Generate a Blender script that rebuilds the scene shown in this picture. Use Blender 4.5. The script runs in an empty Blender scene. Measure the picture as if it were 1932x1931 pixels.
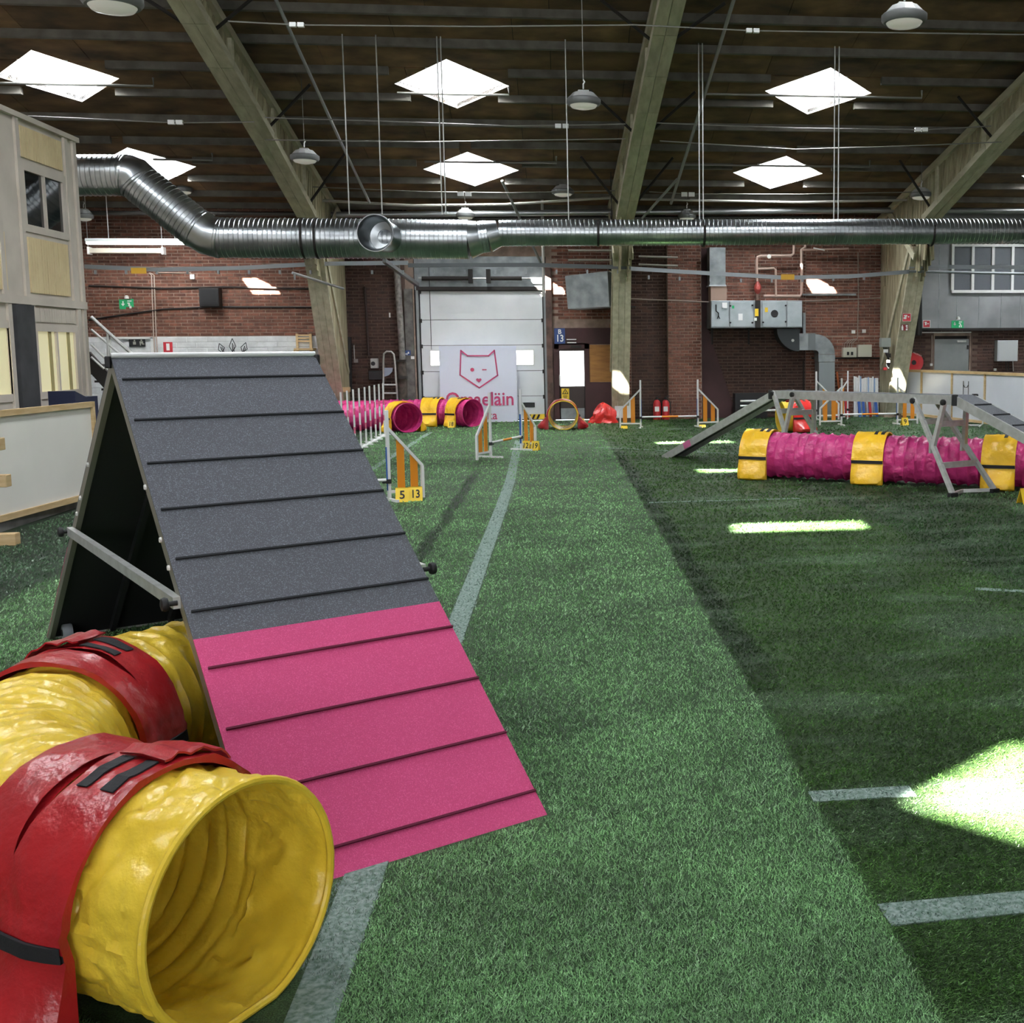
import bpy, bmesh, math, random
from mathutils import Vector as V, Matrix as M, noise
SC = bpy.context.scene
COL = SC.collection
random.seed(7)
PI = math.pi

# ------------------------------------------------------------------ camera, world, sun, exposure
FPX, CX, CY, PITCH, ROLL, CAMH, PSI = 2118.26, 1309.31, 890.59, .1098, -.007, 1.7217, -.1152
_c, _s, _cp, _sp, _cr, _sr = math.cos(PITCH), math.sin(PITCH), math.cos(PSI), math.sin(PSI), math.cos(ROLL), math.sin(ROLL)
_R0, FWD, _U0 = V((_cp, _sp, 0)), V((-_sp*_c, _cp*_c, -_s)), V((-_sp*_s, _cp*_s, _c))
RGT = _R0*_cr + _U0*_sr
DWN = _R0*_sr - _U0*_cr
EYE = V((0, 0, CAMH))
cam = bpy.data.cameras.new('camera'); camo = bpy.data.objects.new('camera', cam); COL.objects.link(camo)
camo.matrix_world = M(((RGT.x, -DWN.x, -FWD.x, 0), (RGT.y, -DWN.y, -FWD.y, 0), (RGT.z, -DWN.z, -FWD.z, CAMH), (0, 0, 0, 1)))
cam.sensor_fit = 'HORIZONTAL'; cam.sensor_width = 36; cam.lens = FPX/1932*36
cam.shift_x = (966-CX)/1932; cam.shift_y = (CY-965.5)/1932
cam.clip_start = .05; cam.clip_end = 200
SC.camera = camo

world = bpy.data.worlds.new('daylight'); SC.world = world; world.use_nodes = True
bg = world.node_tree.nodes['Background']; bg.inputs[0].default_value = (.86, .93, 1, 1); bg.inputs[1].default_value = 6
sun = bpy.data.lights.new('sun', 'SUN'); suno = bpy.data.objects.new('sun', sun); COL.objects.link(suno)
SUND = V((.52, .98, -1)).normalized()
suno.rotation_euler = SUND.to_track_quat('-Z', 'Y').to_euler(); sun.energy = 300; sun.angle = .012; sun.color = (1, .96, .88)
SKYLIGHTS = [(x, y, 1) for x in (-8.5, -1.86, 4.8, 11.4) for y in (21.0, 24.95)]          # seen ones
HIDDEN = [(x, y, 1.35) for x in (-8.5, -2.3, 4.8) for y in (11.5, 5.35, .5, -4.6, -9)]     # unseen ones, out of frame, some with slots shaped for the sun patches
POWER = 200; BACKFILL = 690
SC.view_settings.view_transform = 'Standard'; SC.view_settings.look = 'None'
SC.view_settings.exposure = 0.0; SC.view_settings.gamma = 1; SC.view_settings.use_curve_mapping = False
try:
    SC.cycles.use_denoising = True
    SC.cycles.max_bounces = 6; SC.cycles.diffuse_bounces = 3; SC.cycles.glossy_bounces = 3; SC.cycles.transmission_bounces = 4
    SC.cycles.caustics_reflective = False; SC.cycles.caustics_refractive = False; SC.cycles.sample_clamp_indirect = 6
except Exception: pass

def roofz(y): return 4.99 + .22*(27.5-y) if y >= 4 else 4.99 + .22*23.5 - .22*(4-y)
for (x, y, k) in SKYLIGHTS + HIDDEN:
    la = bpy.data.lights.new('skylight_lamp', 'AREA'); lo = bpy.data.objects.new('skylight_lamp', la); COL.objects.link(lo)
    la.shape = 'SQUARE'; la.size = .9 if k == 1 else 1.5
    la.energy = POWER*(1.05 if k == 1 else 1.4)*(1 if k == 1 else (.28 if y < 3 else (1.4 if x > -8 else 1.9))); la.color = (.93, .97, 1)
    lo.location = (x, y, roofz(y) + (.42 if k == 1 else -.02))

# fill light added behind the camera, set as windows in the back wall
for x in (-8.5, 0, 8.5):
    la = bpy.data.lights.new('back_fill_light', 'AREA'); lo = bpy.data.objects.new('back_fill_light', la); COL.objects.link(lo)
    la.shape = 'RECTANGLE'; la.size = 6.5; la.size_y = 3.0; la.energy = BACKFILL; la.color = (.95, .97, 1)
    lo.location = (x, -15.85, 3.6); lo.rotation_euler = (PI/2, 0, PI)

# ------------------------------------------------------------------ photo points on real planes (1932 x 1931 frame)
def ray(px, py): return RGT*((px-CX)/FPX) + DWN*((py-CY)/FPX) + FWD
def FL(px, py, z=0.0):
    d = ray(px, py); return EYE + d*((z-CAMH)/d.z)
def WY(px, py, y):
    d = ray(px, py); return EYE + d*(y/d.y)
def WX(px, py, x):
    d = ray(px, py); return EYE + d*(x/d.x)

# ------------------------------------------------------------------ mesh builder
class B:
    def __init__(s): s.v = []; s.f = []; s.mi = []; s.cur = 0
    def add(s, vs, fs):
        n = len(s.v); s.v += [tuple(p) for p in vs]
        for f in fs: s.f.append(tuple(i+n for i in f)); s.mi.append(s.cur)
        return s
    def box(s, a, b):
        x0, y0, z0 = (min(a[i], b[i]) for i in range(3)); x1, y1, z1 = (max(a[i], b[i]) for i in range(3))
        return s.add([(x0,y0,z0),(x1,y0,z0),(x1,y1,z0),(x0,y1,z0),(x0,y0,z1),(x1,y0,z1),(x1,y1,z1),(x0,y1,z1)],
                     [(0,3,2,1),(4,5,6,7),(0,1,5,4),(1,2,6,5),(2,3,7,6),(3,0,4,7)])
    def bar(s, p, q, w, h, up=(0,0,1)):
        p, q = V(p), V(q); d = (q-p).normalized(); u = V(up)
        if abs(d.dot(u)) > .98: u = V((0,1,0)) if abs(d.y) < .9 else V((1,0,0))
        r = d.cross(u).normalized(); u = r.cross(d)
        o = [(-1,-1),(1,-1),(1,1),(-1,1)]
        vs = [c + r*(a*w/2) + u*(b*h/2) for c in (p, q) for a, b in o]
        return s.add(vs, [(0,1,2,3),(7,6,5,4),(0,4,5,1),(1,5,6,2),(2,6,7,3),(3,7,4,0)])
    def tube(s, pts, r, n=10, cap=True, closed=False):
        pts = [V(p) for p in pts]; m = len(pts); rs = r if isinstance(r, (list, tuple)) else [r]*m
        base = len(s.v); ref = None
        for i, p in enumerate(pts):
            if closed: d = pts[(i+1) % m]-pts[i-1]
            else: d = (pts[min(i+1, m-1)]-pts[max(i-1, 0)])
            d = d.normalized() if d.length > 1e-9 else V((0,0,1))
            if ref is None: ref = V((0,0,1)) if abs(d.z) < .9 else V((1,0,0))
            ref = (ref - d*ref.dot(d)).normalized(); t = d.cross(ref)
            for k in range(n):
                a = 2*PI*k/n; s.v.append(tuple(p + ref*(math.cos(a)*rs[i]) + t*(math.sin(a)*rs[i])))
        for i in range(m if closed else m-1):
            j = (i+1) % m
            for k in range(n):
                l = (k+1) % n
                s.f.append((base+i*n+k, base+i*n+l, base+j*n+l, base+j*n+k)); s.mi.append(s.cur)
        if cap and not closed:
            s.f.append(tuple(base+k for k in range(n-1, -1, -1))); s.f.append(tuple(base+(m-1)*n+k for k in range(n))); s.mi += [s.cur]*2
        return s
    def prism(s, poly, d):
        n = len(poly); d = V(d); vs = [V(p) for p in poly]; vs += [p+d for p in vs]
        return s.add(vs, [tuple(range(n-1, -1, -1)), tuple(range(n, 2*n))] + [(i, (i+1) % n, n+(i+1) % n, n+i) for i in range(n)])
    def lathe(s, prof, c=(0,0,0), axis=(0,0,1), n=24, cap=True):
        a = V(axis).normalized(); r = a.orthogonal().normalized(); t = a.cross(r); c = V(c); base = len(s.v)
        for (rad, h) in prof:
            for k in range(n):
                w = 2*PI*k/n; s.v.append(tuple(c + a*h + r*(rad*math.cos(w)) + t*(rad*math.sin(w))))
        for i in range(len(prof)-1):
            for k in range(n):
                l = (k+1) % n; s.f.append((base+i*n+k, base+i*n+l, base+(i+1)*n+l, base+(i+1)*n+k)); s.mi.append(s.cur)
        if cap:
            s.f.append(tuple(base+k for k in range(n-1, -1, -1))); s.f.append(tuple(base+(len(prof)-1)*n+k for k in range(n))); s.mi += [s.cur]*2
        return s

def tag(o, label=None, cat=None, group=None, kind=None):
    if label: o['label'] = label
    if cat: o['category'] = cat
    if group: o['group'] = group
    if kind: o['kind'] = kind
    return o
def wloc(o):
    p = V((0,0,0))
    while o: p = p + o.location; o = o.parent
    return p
def obj(name, b, mat, parent=None, smooth=False, bevel=0, loc=None):
    """link a builder as ONE mesh object; vertices are in world space and shifted to the parent's frame"""
    off = wloc(parent) if parent else V(loc or (0,0,0))
    me = bpy.data.meshes.new(name)
    if isinstance(b, B):
        me.from_pydata([(x-off.x, y-off.y, z-off.z) for x, y, z in b.v], [], b.f)
        for m in (mat if isinstance(mat, (list, tuple)) else [mat]): me.materials.append(m)
        if isinstance(mat, (list, tuple)): me.polygons.foreach_set('material_index', b.mi)
        if smooth: me.polygons.foreach_set('use_smooth', [True]*len(me.polygons))
        bm = bmesh.new(); bm.from_mesh(me); bmesh.ops.recalc_face_normals(bm, faces=bm.faces); bm.to_mesh(me); bm.free()
    o = bpy.data.objects.new(name, me); COL.objects.link(o)
    if parent: o.parent = parent
    else: o.location = off
    if bevel:
        md = o.modifiers.new('edge', 'BEVEL'); md.width = bevel; md.segments = 2; md.limit_method = 'ANGLE'; md.angle_limit = .7
    if smooth and isinstance(b, B):
        try:
            me.set_sharp_from_angle(angle=.75)
        except Exception: pass
    return o
def empty(name, loc, label, cat, group=None):
    o = bpy.data.objects.new(name, None); COL.objects.link(o); o.location = loc; o.empty_display_size = .1
    return tag(o, label, cat, group)
def copy_tree(o, parent=None):
    c = o.copy(); COL.objects.link(c)
    if parent: c.parent = parent
    for ch in list(o.children): copy_tree(ch, c)
    return c
def one(name, b, mat, label, cat, group=None, smooth=False, bevel=0):
    c = V((sum(p[0] for p in b.v)/len(b.v), sum(p[1] for p in b.v)/len(b.v), min(p[2] for p in b.v)))
    return tag(obj(name, b, mat, None, smooth, bevel, loc=c), label, cat, group)
def text(name, body, size, p, right, up, mat, parent, depth=.003, align='CENTER', bold=0.0, sx=1.0, sp=1.0):
    cu = bpy.data.curves.new(name, 'FONT'); cu.body = body; cu.size = size; cu.align_x = align; cu.align_y = 'CENTER'
    cu.extrude = depth; cu.offset = bold; cu.space_character = sp; cu.resolution_u = 3
    t = bpy.data.objects.new(name, cu); COL.objects.link(t)
    bpy.context.view_layer.update()
    me = bpy.data.meshes.new_from_object(t.evaluated_get(bpy.context.evaluated_depsgraph_get()))
    bpy.data.objects.remove(t)
    r, u = V(right).normalized(), V(up).normalized(); n = r.cross(u); off = wloc(parent)
    p = V(p) - off
    me.transform(M(((r.x*sx, u.x, n.x, p.x), (r.y*sx, u.y, n.y, p.y), (r.z*sx, u.z, n.z, p.z), (0,0,0,1))))
    me.materials.clear(); me.materials.append(mat)
    o = bpy.data.objects.new(name, me); COL.objects.link(o); o.parent = parent
    return o

# ------------------------------------------------------------------ materials
def lin(c): return tuple((x/12.92 if x <= .04045 else ((x+.055)/1.055)**2.4) for x in c)
def hexc(h): return lin(tuple(int(h[i:i+2], 16)/255 for i in (0, 2, 4)))
MATS = {}
def pm(name, col, rough=.6, metal=0, col2=None, scale=6, detail=4, bump=0, bscale=40, spec=.5, island=0, objrand=0, emit=0, stretch=(1,1,1), contrast=(.35,.65), trans=0, space='Object'):
    if name in MATS: return MATS[name]
    m = bpy.data.materials.new(name); m.use_nodes = True; nt = m.node_tree; N = nt.nodes; Lk = nt.links
    p = N['Principled BSDF']; c1 = hexc(col) if isinstance(col, str) else col
    p.inputs['Base Color'].default_value = (*c1, 1); p.inputs['Roughness'].default_value = rough; p.inputs['Metallic'].default_value = metal
    p.inputs['Specular IOR Level'].default_value = spec
    if emit: p.inputs['Emission Color'].default_value = (*c1, 1); p.inputs['Emission Strength'].default_value = emit
    if col2 or bump:
        tc = N.new('ShaderNodeTexCoord'); mp = N.new('ShaderNodeMapping'); Lk.new(tc.outputs[space], mp.inputs[0]); mp.inputs['Scale'].default_value = stretch
    out = None
    if col2:
        c2 = hexc(col2) if isinstance(col2, str) else col2
        nz = N.new('ShaderNodeTexNoise'); nz.inputs['Scale'].default_value = scale; nz.inputs['Detail'].default_value = detail; Lk.new(mp.outputs[0], nz.inputs['Vector'])
        rp = N.new('ShaderNodeValToRGB'); rp.color_ramp.elements[0].position, rp.color_ramp.elements[1].position = contrast
        rp.color_ramp.elements[0].color = (*c1, 1); rp.color_ramp.elements[1].color = (*c2, 1)
        Lk.new(nz.outputs['Fac'], rp.inputs[0]); out = rp.outputs[0]
    if island or objrand:
        g = N.new('ShaderNodeNewGeometry'); oi = N.new('ShaderNodeObjectInfo'); ad = N.new('ShaderNodeMath'); ad.operation = 'ADD'
        Lk.new(g.outputs['Random Per Island'], ad.inputs[0]); Lk.new(oi.outputs['Random'], ad.inputs[1])
        fr = N.new('ShaderNodeMath'); fr.operation = 'FRACT'; Lk.new(ad.outputs[0], fr.inputs[0])
        mr = N.new('ShaderNodeMapRange'); a = island or objrand; mr.inputs['To Min'].default_value = 1-a; mr.inputs['To Max'].default_value = 1+a
        Lk.new(fr.outputs[0], mr.inputs['Value'])
        mx = N.new('ShaderNodeMix'); mx.data_type = 'RGBA'; mx.blend_type = 'MULTIPLY'; mx.inputs[0].default_value = 1
        if out: Lk.new(out, mx.inputs[6])
        else: mx.inputs[6].default_value = (*c1, 1)
        Lk.new(mr.outputs[0], mx.inputs[7]); out = mx.outputs[2]
    if out: Lk.new(out, p.inputs['Base Color'])
    if bump:
        n2 = N.new('ShaderNodeTexNoise'); n2.inputs['Scale'].default_value = bscale; n2.inputs['Detail'].default_value = 5; Lk.new(mp.outputs[0], n2.inputs['Vector'])
        bp = N.new('ShaderNodeBump'); bp.inputs['Strength'].default_value = bump; bp.inputs['Distance'].default_value = .01
        Lk.new(n2.outputs['Fac'], bp.inputs['Height']); Lk.new(bp.outputs[0], p.inputs['Normal'])
    if trans:
        p.inputs['Transmission Weight'].default_value = trans
    MATS[name] = m; return m

brick = pm('brick red', '7d5040', .9, col2='5c3a2f', scale=9, bump=.3, bscale=60, island=.28)
mortar = pm('mortar', '9f8a7d', .95, col2='7d6b60', scale=4, bump=.3)
brickdark = pm('shade painted brick', '4c342c', .9, col2='36241f', scale=9, bump=.3, bscale=60, island=.28)  # darker copy of the brick: shade in the bays put into the colour
whiteblock = pm('white painted block', 'd8dadb', .7, col2='c4c6c8', scale=5, bump=.25, bscale=20, island=.05)
roofboard = pm('ceiling board', '7d6242', .9, col2='3f3327', scale=1.6, detail=8, bump=.2, island=.25, stretch=(1,1.6,1), contrast=(.3,.7))
deckdark = pm('roof deck', '2c241c', .95)
purlinm = pm('purlin paint', '6d6961', .8, col2='524e47', scale=3)
timber = pm('pale timber', 'c2bda4', .8, col2='aaa48b', scale=1.5, bump=.15, bscale=12, stretch=(6,.8,6), island=.1)
timberweb = pm('web board', 'aaa385', .85, col2='837b60', scale=2.5, island=.22, stretch=(3,3,.7))
darksteel = pm('dark steel', '2a2624', .6, .4)
galv = pm('galvanised duct', 'b9bdbf', .3, 1.0, col2='9fa4a7', scale=3, bump=.04, bscale=30)
galvmat = pm('galvanised sheet', '9da2a4', .5, .75, col2='7f8486', scale=4)
steel = pm('aluminium', 'cfd0ce', .4, .55, col2='bdbebb', scale=14, stretch=(1,1,1))
greypaint = pm('grey painted metal', '8d9192', .5, .2, col2='7f8384', scale=2)
whitepaint = pm('white paint', 'd9dad8', .45)
offwhite = pm('off white board', 'ddd3c6', .7, col2='d0c6ba', scale=2, bump=.1)
cream = pm('cream panel', 'f0dcae', .7, col2='e6d0a2', scale=3)
doorwhite = pm('door panel', 'dcdedf', .5, col2='cfd2d4', scale=1.2)
black = pm('black rubber', '141416', .6)
blackcloth = pm('black webbing', '17171b', .8, bump=.2, bscale=200)
maroon = pm('maroon paint', '45282a', .7, col2='38201f', scale=2)
plywood = pm('plywood', 'a5753c', .7, col2='8d6231', scale=3, stretch=(1,1,5))
pine = pm('pine', 'd3b98d', .6, col2='bfa173', scale=4, stretch=(1,1,6))
rinkwhite = pm('white board', 'd9dce3', .35, col2='cfd2da', scale=1)
signred = pm('sign red', 'c0303c', .5); signwhite = pm('sign white', 'e8e8e6', .5); signgreen = pm('sign green', '1f8f5a', .5, emit=.35)
signblue = pm('sign blue', '26407a', .5); signyel = pm('sign yellow', 'e8c330', .5); ink = pm('ink', '15151a', .7)
orange = pm('orange plastic', 'dd8a22', .5); bluem = pm('blue tape', '2c5aa8', .5); redm = pm('red paint', 'b3232a', .4)
pinkband = pm('pink tape', 'd06080', .5)
daylit = pm('daylight pane', 'ffffff', .4, emit=5)
warmpane = pm('lit room pane', 'ece3b6', .4, emit=.36)
# ------------------------------------------------------------------ floor: artificial turf in rolls, white inlaid lines
def turf_mat(name='artificial turf', dark=1.0):
    m = bpy.data.materials.new(name); m.use_nodes = True; nt = m.node_tree; N = nt.nodes; L = nt.links
    p = N['Principled BSDF']; p.inputs['Roughness'].default_value = .62; p.inputs['Specular IOR Level'].default_value = .25
    tc = N.new('ShaderNodeTexCoord'); sp = N.new('ShaderNodeSeparateXYZ'); L.new(tc.outputs['Object'], sp.inputs[0])
    def noise_(scale, detail=3, stretch=(1,1,1)):
        mp = N.new('ShaderNodeMapping'); mp.inputs['Scale'].default_value = stretch; L.new(tc.outputs['Object'], mp.inputs[0])
        n = N.new('ShaderNodeTexNoise'); n.inputs['Scale'].default_value = scale; n.inputs['Detail'].default_value = detail; L.new(mp.outputs[0], n.inputs['Vector']); return n.outputs['Fac']
    def math_(op, a, b=None, c=None):
        n = N.new('ShaderNodeMath'); n.operation = op
        for i, v in enumerate((a, b, c)):
            if v is None: continue
            if isinstance(v, (int, float)): n.inputs[i].default_value = v
            else: L.new(v, n.inputs[i])
        return n.outputs[0]
    def step(x, e, w): # smooth 0..1 across e
        n = N.new('ShaderNodeMapRange'); n.interpolation_type = 'SMOOTHSTEP'; L.new(x, n.inputs['Value'])
        if isinstance(e, (int, float)):
            n.inputs['From Min'].default_value = e-w; n.inputs['From Max'].default_value = e+w
        else:
            L.new(math_('SUBTRACT', e, w), n.inputs['From Min']); L.new(math_('ADD', e, w), n.inputs['From Max'])
        return n.outputs[0]
    def mix(f, a, b):
        n = N.new('ShaderNodeMix'); n.data_type = 'RGBA'
        L.new(f, n.inputs[0]) if not isinstance(f, float) else setattr(n.inputs[0], 'default_value', f)
        for i, v in ((6, a), (7, b)):
            if isinstance(v, str): n.inputs[i].default_value = (*hexc(v), 1)
            else: L.new(v, n.inputs[i])
        return n.outputs[2]
    wob = math_('MULTIPLY', math_('SUBTRACT', noise_(1.3, 4), .5), .16)
    x = math_('ADD', sp.outputs['X'], wob); y = sp.outputs['Y']
    # the rolls lie with their pile combed opposite ways, so each roll has its own shade of green
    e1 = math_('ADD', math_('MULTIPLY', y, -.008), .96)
    e2 = math_('ADD', math_('MULTIPLY', y, -.045), 3.55)
    col = mix(step(x, e1, .035), TURF[0], TURF[1])
    col = mix(step(x, e2, .05), col, TURF[2])
    e3 = math_('ADD', math_('MULTIPLY', y, .133), 3.2)
    col = mix(step(x, e3, .06), col, TURF[3])
    col = mix(math_('SUBTRACT', 1.0, step(x, -3.9, .1)), col, TURF[4])  # left side darkened: the dimmer light there put into the turf colour
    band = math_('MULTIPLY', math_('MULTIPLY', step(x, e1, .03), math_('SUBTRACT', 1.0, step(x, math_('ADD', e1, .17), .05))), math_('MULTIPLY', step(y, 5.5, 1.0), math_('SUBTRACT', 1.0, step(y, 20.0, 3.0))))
    col = mix(math_('MULTIPLY', band, .75), col, '1f3a1d')  # shading of the pile edge along the seam, painted as a dark band
    wl = N.new('ShaderNodeMapRange'); L.new(noise_(1.3, 9, (.75, 1.7, 1)), wl.inputs['Value']); wl.inputs['From Min'].default_value = .5; wl.inputs['From Max'].default_value = .68
    col = mix(math_('MULTIPLY', math_('MULTIPLY', wl.outputs[0], step(x, e1, .1)), .65), col, '86a383')  # paler patches right of the seam: sunlit haze put into the colour
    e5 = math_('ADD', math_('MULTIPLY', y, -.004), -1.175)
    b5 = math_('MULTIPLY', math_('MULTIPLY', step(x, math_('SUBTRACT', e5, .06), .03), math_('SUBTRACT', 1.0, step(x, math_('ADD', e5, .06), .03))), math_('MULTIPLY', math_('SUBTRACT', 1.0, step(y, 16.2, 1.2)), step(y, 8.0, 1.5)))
    col = mix(math_('MULTIPLY', b5, .9), col, '24401f')  # straight shadow left of the white line, painted into the turf
    # combed patches: crossways on the second roll, lengthways elsewhere
    n1 = noise_(1.1, 8, (1, 1.5, 1)); 
    r1 = N.new('ShaderNodeMapRange'); L.new(n1, r1.inputs['Value']); r1.inputs['From Min'].default_value = .38; r1.inputs['From Max'].default_value = .66; r1.inputs['To Min'].default_value = .78; r1.inputs['To Max'].default_value = 1.3
    n3 = noise_(14, 6, (1, 1.2, 1)); r3 = N.new('ShaderNodeMapRange'); L.new(n3, r3.inputs['Value']); r3.inputs['From Min'].default_value = .3; r3.inputs['From Max'].default_value = .7; r3.inputs['To Min'].default_value = .75; r3.inputs['To Max'].default_value = 1.25
    n2 = noise_(190, 3); r2 = N.new('ShaderNodeMapRange'); L.new(n2, r2.inputs['Value']); r2.inputs['From Min'].default_value = .3; r2.inputs['From Max'].default_value = .72; r2.inputs['To Min'].default_value = .3; r2.inputs['To Max'].default_value = 2.0
    k = math_('MULTIPLY', math_('MULTIPLY', r1.outputs[0], r2.outputs[0]), r3.outputs[0])
    mm = N.new('ShaderNodeMix'); mm.data_type = 'RGBA'; mm.blend_type = 'MULTIPLY'; mm.inputs[0].default_value = 1; L.new(col, mm.inputs[6]); L.new(math_('MULTIPLY', k, dark), mm.inputs[7])
    L.new(mm.outputs[2], p.inputs['Base Color'])
    bp = N.new('ShaderNodeBump'); bp.inputs['Strength'].default_value = .9; bp.inputs['Distance'].default_value = .012; L.new(n2, bp.inputs['Height']); L.new(bp.outputs[0], p.inputs['Normal'])
    return m
TURF = ['618a58', '4a7034', '35592a', '577c50', '385438']
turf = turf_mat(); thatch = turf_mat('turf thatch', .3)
linem = pm('white turf line', '8a9a95', .8, col2='546f60', scale=60, bump=.6, bscale=120)
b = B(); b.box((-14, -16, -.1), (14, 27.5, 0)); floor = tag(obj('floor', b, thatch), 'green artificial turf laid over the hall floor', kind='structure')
def line_strip(pts, w):
    b = B(); n = len(pts); pts = [V((p[0], p[1], 0)) for p in pts]
    for i in range(n-1):
        d = (pts[i+1]-pts[i]).normalized(); s = V((d.y, -d.x, 0))*w/2
        b.add([pts[i]-s, pts[i]+s, pts[i+1]+s, pts[i+1]-s, pts[i]-s+V((0,0,.004)), pts[i]+s+V((0,0,.004)), pts[i+1]+s+V((0,0,.004)), pts[i+1]-s+V((0,0,.004))], [(0,1,2,3),(4,5,6,7),(0,1,5,4),(1,2,6,5),(2,3,7,6),(3,0,4,7)])
    obj('line_marking', b, linem, floor)
line_strip([(-.68, 2.2), (-.69, 7.3), (-.70, 12.3), (-.72, 15), (-.86, 21.5)], .13)
line_strip([FL(1530, 1505), FL(1722, 1494)], .10)
line_strip([FL(1668, 1728), FL(1960, 1701)], .13)
line_strip([FL(1225, 949), FL(1512, 941)], .06)
line_strip([FL(1130, 845), FL(1392, 857)], .07)
line_strip([FL(695, 890), FL(812, 816)], .1)
line_strip([FL(1460, 838), FL(1622, 834)], .06)
line_strip([FL(1840, 1112), FL(1960, 1118)], .08)
line_strip([FL(1190, 809), FL(1295, 810)], .06)
line_strip([FL(1310, 886), FL(1390, 888)], .06)

# ------------------------------------------------------------------ far wall
YW = 27.5
RD = (-3.47, -.36, 3.93)                    # roller door opening x0 x1 top (door + header)
DR = (WY(1047, 700, YW).x, WY(1112, 700, YW).x, 2.03)
DG = (WY(1763, 680, YW).x, WY(1829, 680, YW).x, 1.98)
b = B()
xs = sorted([-14, RD[0], RD[1], DR[0], DR[1], DG[0], DG[1], 14]); top = {(RD[0], RD[1]): RD[2], (DR[0], DR[1]): DR[2], (DG[0], DG[1]): DG[2]}
for x0, x1 in zip(xs, xs[1:]):
    z0 = top.get((x0, x1), 0); b.box((x0, YW, z0), (x1, YW+.35, 5.25))
wall_far = tag(obj('wall_far', b, mortar), 'red brick far end wall of the hall', kind='structure')
PIL = (WY(1258, 600, YW).x, WY(1321, 600, YW).x)
COURSE, BL = .076, .27
holes = [(RD[0]-.28, RD[1]+.1, 0, 4.25), (DR[0]-.12, WY(1153, 600, YW).x, 0, 2.36), (DG[0]-.03, DG[1]+.03, 0, DG[2]+.03), (PIL[0], PIL[1], 0, 5.2)]
def brick_vs(x0, x1, z0, z1, y, d):
    e = .004
    return [(x0,y,z0),(x1,y,z0),(x1,y,z1),(x0,y,z1),(x0+e,y-d,z0+e),(x1-e,y-d,z0+e),(x1-e,y-d,z1-e),(x0+e,y-d,z1-e)], [(4,5,6,7),(0,1,5,4),(1,2,6,5),(2,3,7,6),(3,0,4,7)]
singles = []; mass = B()
def lay(x0, x1, z0, z1, y, single=False, skip=(), cz=COURSE, bl=BL, keep=None):
    k = 0; z = z0
    while z + cz <= z1 + 1e-6:
        x = x0 - (bl/2 if k % 2 else 0)
        while x < x1 - .02:
            a, c = max(x, x0)+.007, min(x+bl, x1)-.007
            if c-a > .03 and not any(a < h[1] and c > h[0] and z < h[3] and z+cz > h[2] for h in skip):
                d = .010 + random.uniform(-.003, .003)
                vs, fs = brick_vs(a, c, z+.008, z+cz-.008, y, d)
                if keep is not None: keep.append((vs, fs))
                elif single and len(singles) < 300: singles.append((vs, fs))
                else: mass.add(vs, fs)
            x += bl
        z += cz; k += 1
XBAND = WY(603, 640, YW).x
lay(WY(1520, 600, YW).x, WY(1668, 600, YW).x, 2.0, 3.9, YW, True, holes)          # right of the air handler
lay(-13.5, XBAND, 2.08, 5.2, YW, False, holes)
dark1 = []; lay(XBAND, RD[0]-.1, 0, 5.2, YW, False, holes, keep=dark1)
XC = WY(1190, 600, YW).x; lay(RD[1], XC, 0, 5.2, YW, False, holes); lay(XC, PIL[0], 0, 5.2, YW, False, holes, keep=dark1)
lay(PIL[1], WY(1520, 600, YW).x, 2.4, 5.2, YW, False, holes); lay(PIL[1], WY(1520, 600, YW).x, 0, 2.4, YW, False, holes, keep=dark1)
lay(WY(1520, 600, YW).x, WY(1668, 600, YW).x, 0, 2.0, YW, False, holes)
lay(WY(1520, 600, YW).x, WY(1668, 600, YW).x, 3.9, 5.2, YW, False, holes)
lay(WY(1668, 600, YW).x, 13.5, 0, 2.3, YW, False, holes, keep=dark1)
md = B(); sb_ = B(); sb_.box((XBAND, YW-.002, 0), (RD[0]-.2, YW, 5.2)); sb_.box((XC, YW-.002, 0), (PIL[0], YW, 5.2)); sb_.box((PIL[1], YW-.002, 0), (WY(1520, 600, YW).x, YW, 2.4)); sb_.box((DG[1]+.03, YW-.002, 0), (13.5, YW, 2.3)); sb_.box((WY(1668, 600, YW).x, YW-.002, 0), (DG[0]-.03, YW, 2.3)); tag(obj('shade_painted_joints', sb_, pm('shade painted mortar', '5d4c44', .95), wall_far), kind='stuff')  # darker joints behind these bricks, bay shade painted in
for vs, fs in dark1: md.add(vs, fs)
# brick pier
b = B(); b.box((PIL[0], YW-.26, 0), (PIL[1], YW, 5.25)); pier = tag(obj('trim_1', b, mortar), 'brick pier standing proud of the far wall', kind='structure')
kp = []; lay(PIL[0], PIL[1], 0, 5.2, YW-.26, keep=kp, bl=.2)
for vs, fs in kp: obj('brick', B().add(vs, fs), brick, pier)
for vs, fs in singles: obj('brick', B().add(vs, fs), brick, wall_far)
tag(obj('brick_courses', mass, brick, wall_far), kind='stuff'); tag(obj('shade_painted_courses', md, brickdark, wall_far), kind='stuff')
# whitewashed block band low on the left
kp = []; lay(-11.6, XBAND, 0, 2.07, YW, keep=kp, cz=.129, bl=.45, skip=[(WY(205, 650, YW).x, WY(288, 650, YW).x, 0, 2.03)])
for vs, fs in kp:
    if vs[2][2] > 1.2: obj('painted_block', B().add(vs, fs), whiteblock, wall_far)
low = B()
for vs, fs in kp:
    if vs[2][2] <= 1.2: low.add(vs, fs)
tag(obj('painted_block_courses', low, whiteblock, wall_far), kind='stuff')
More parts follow.
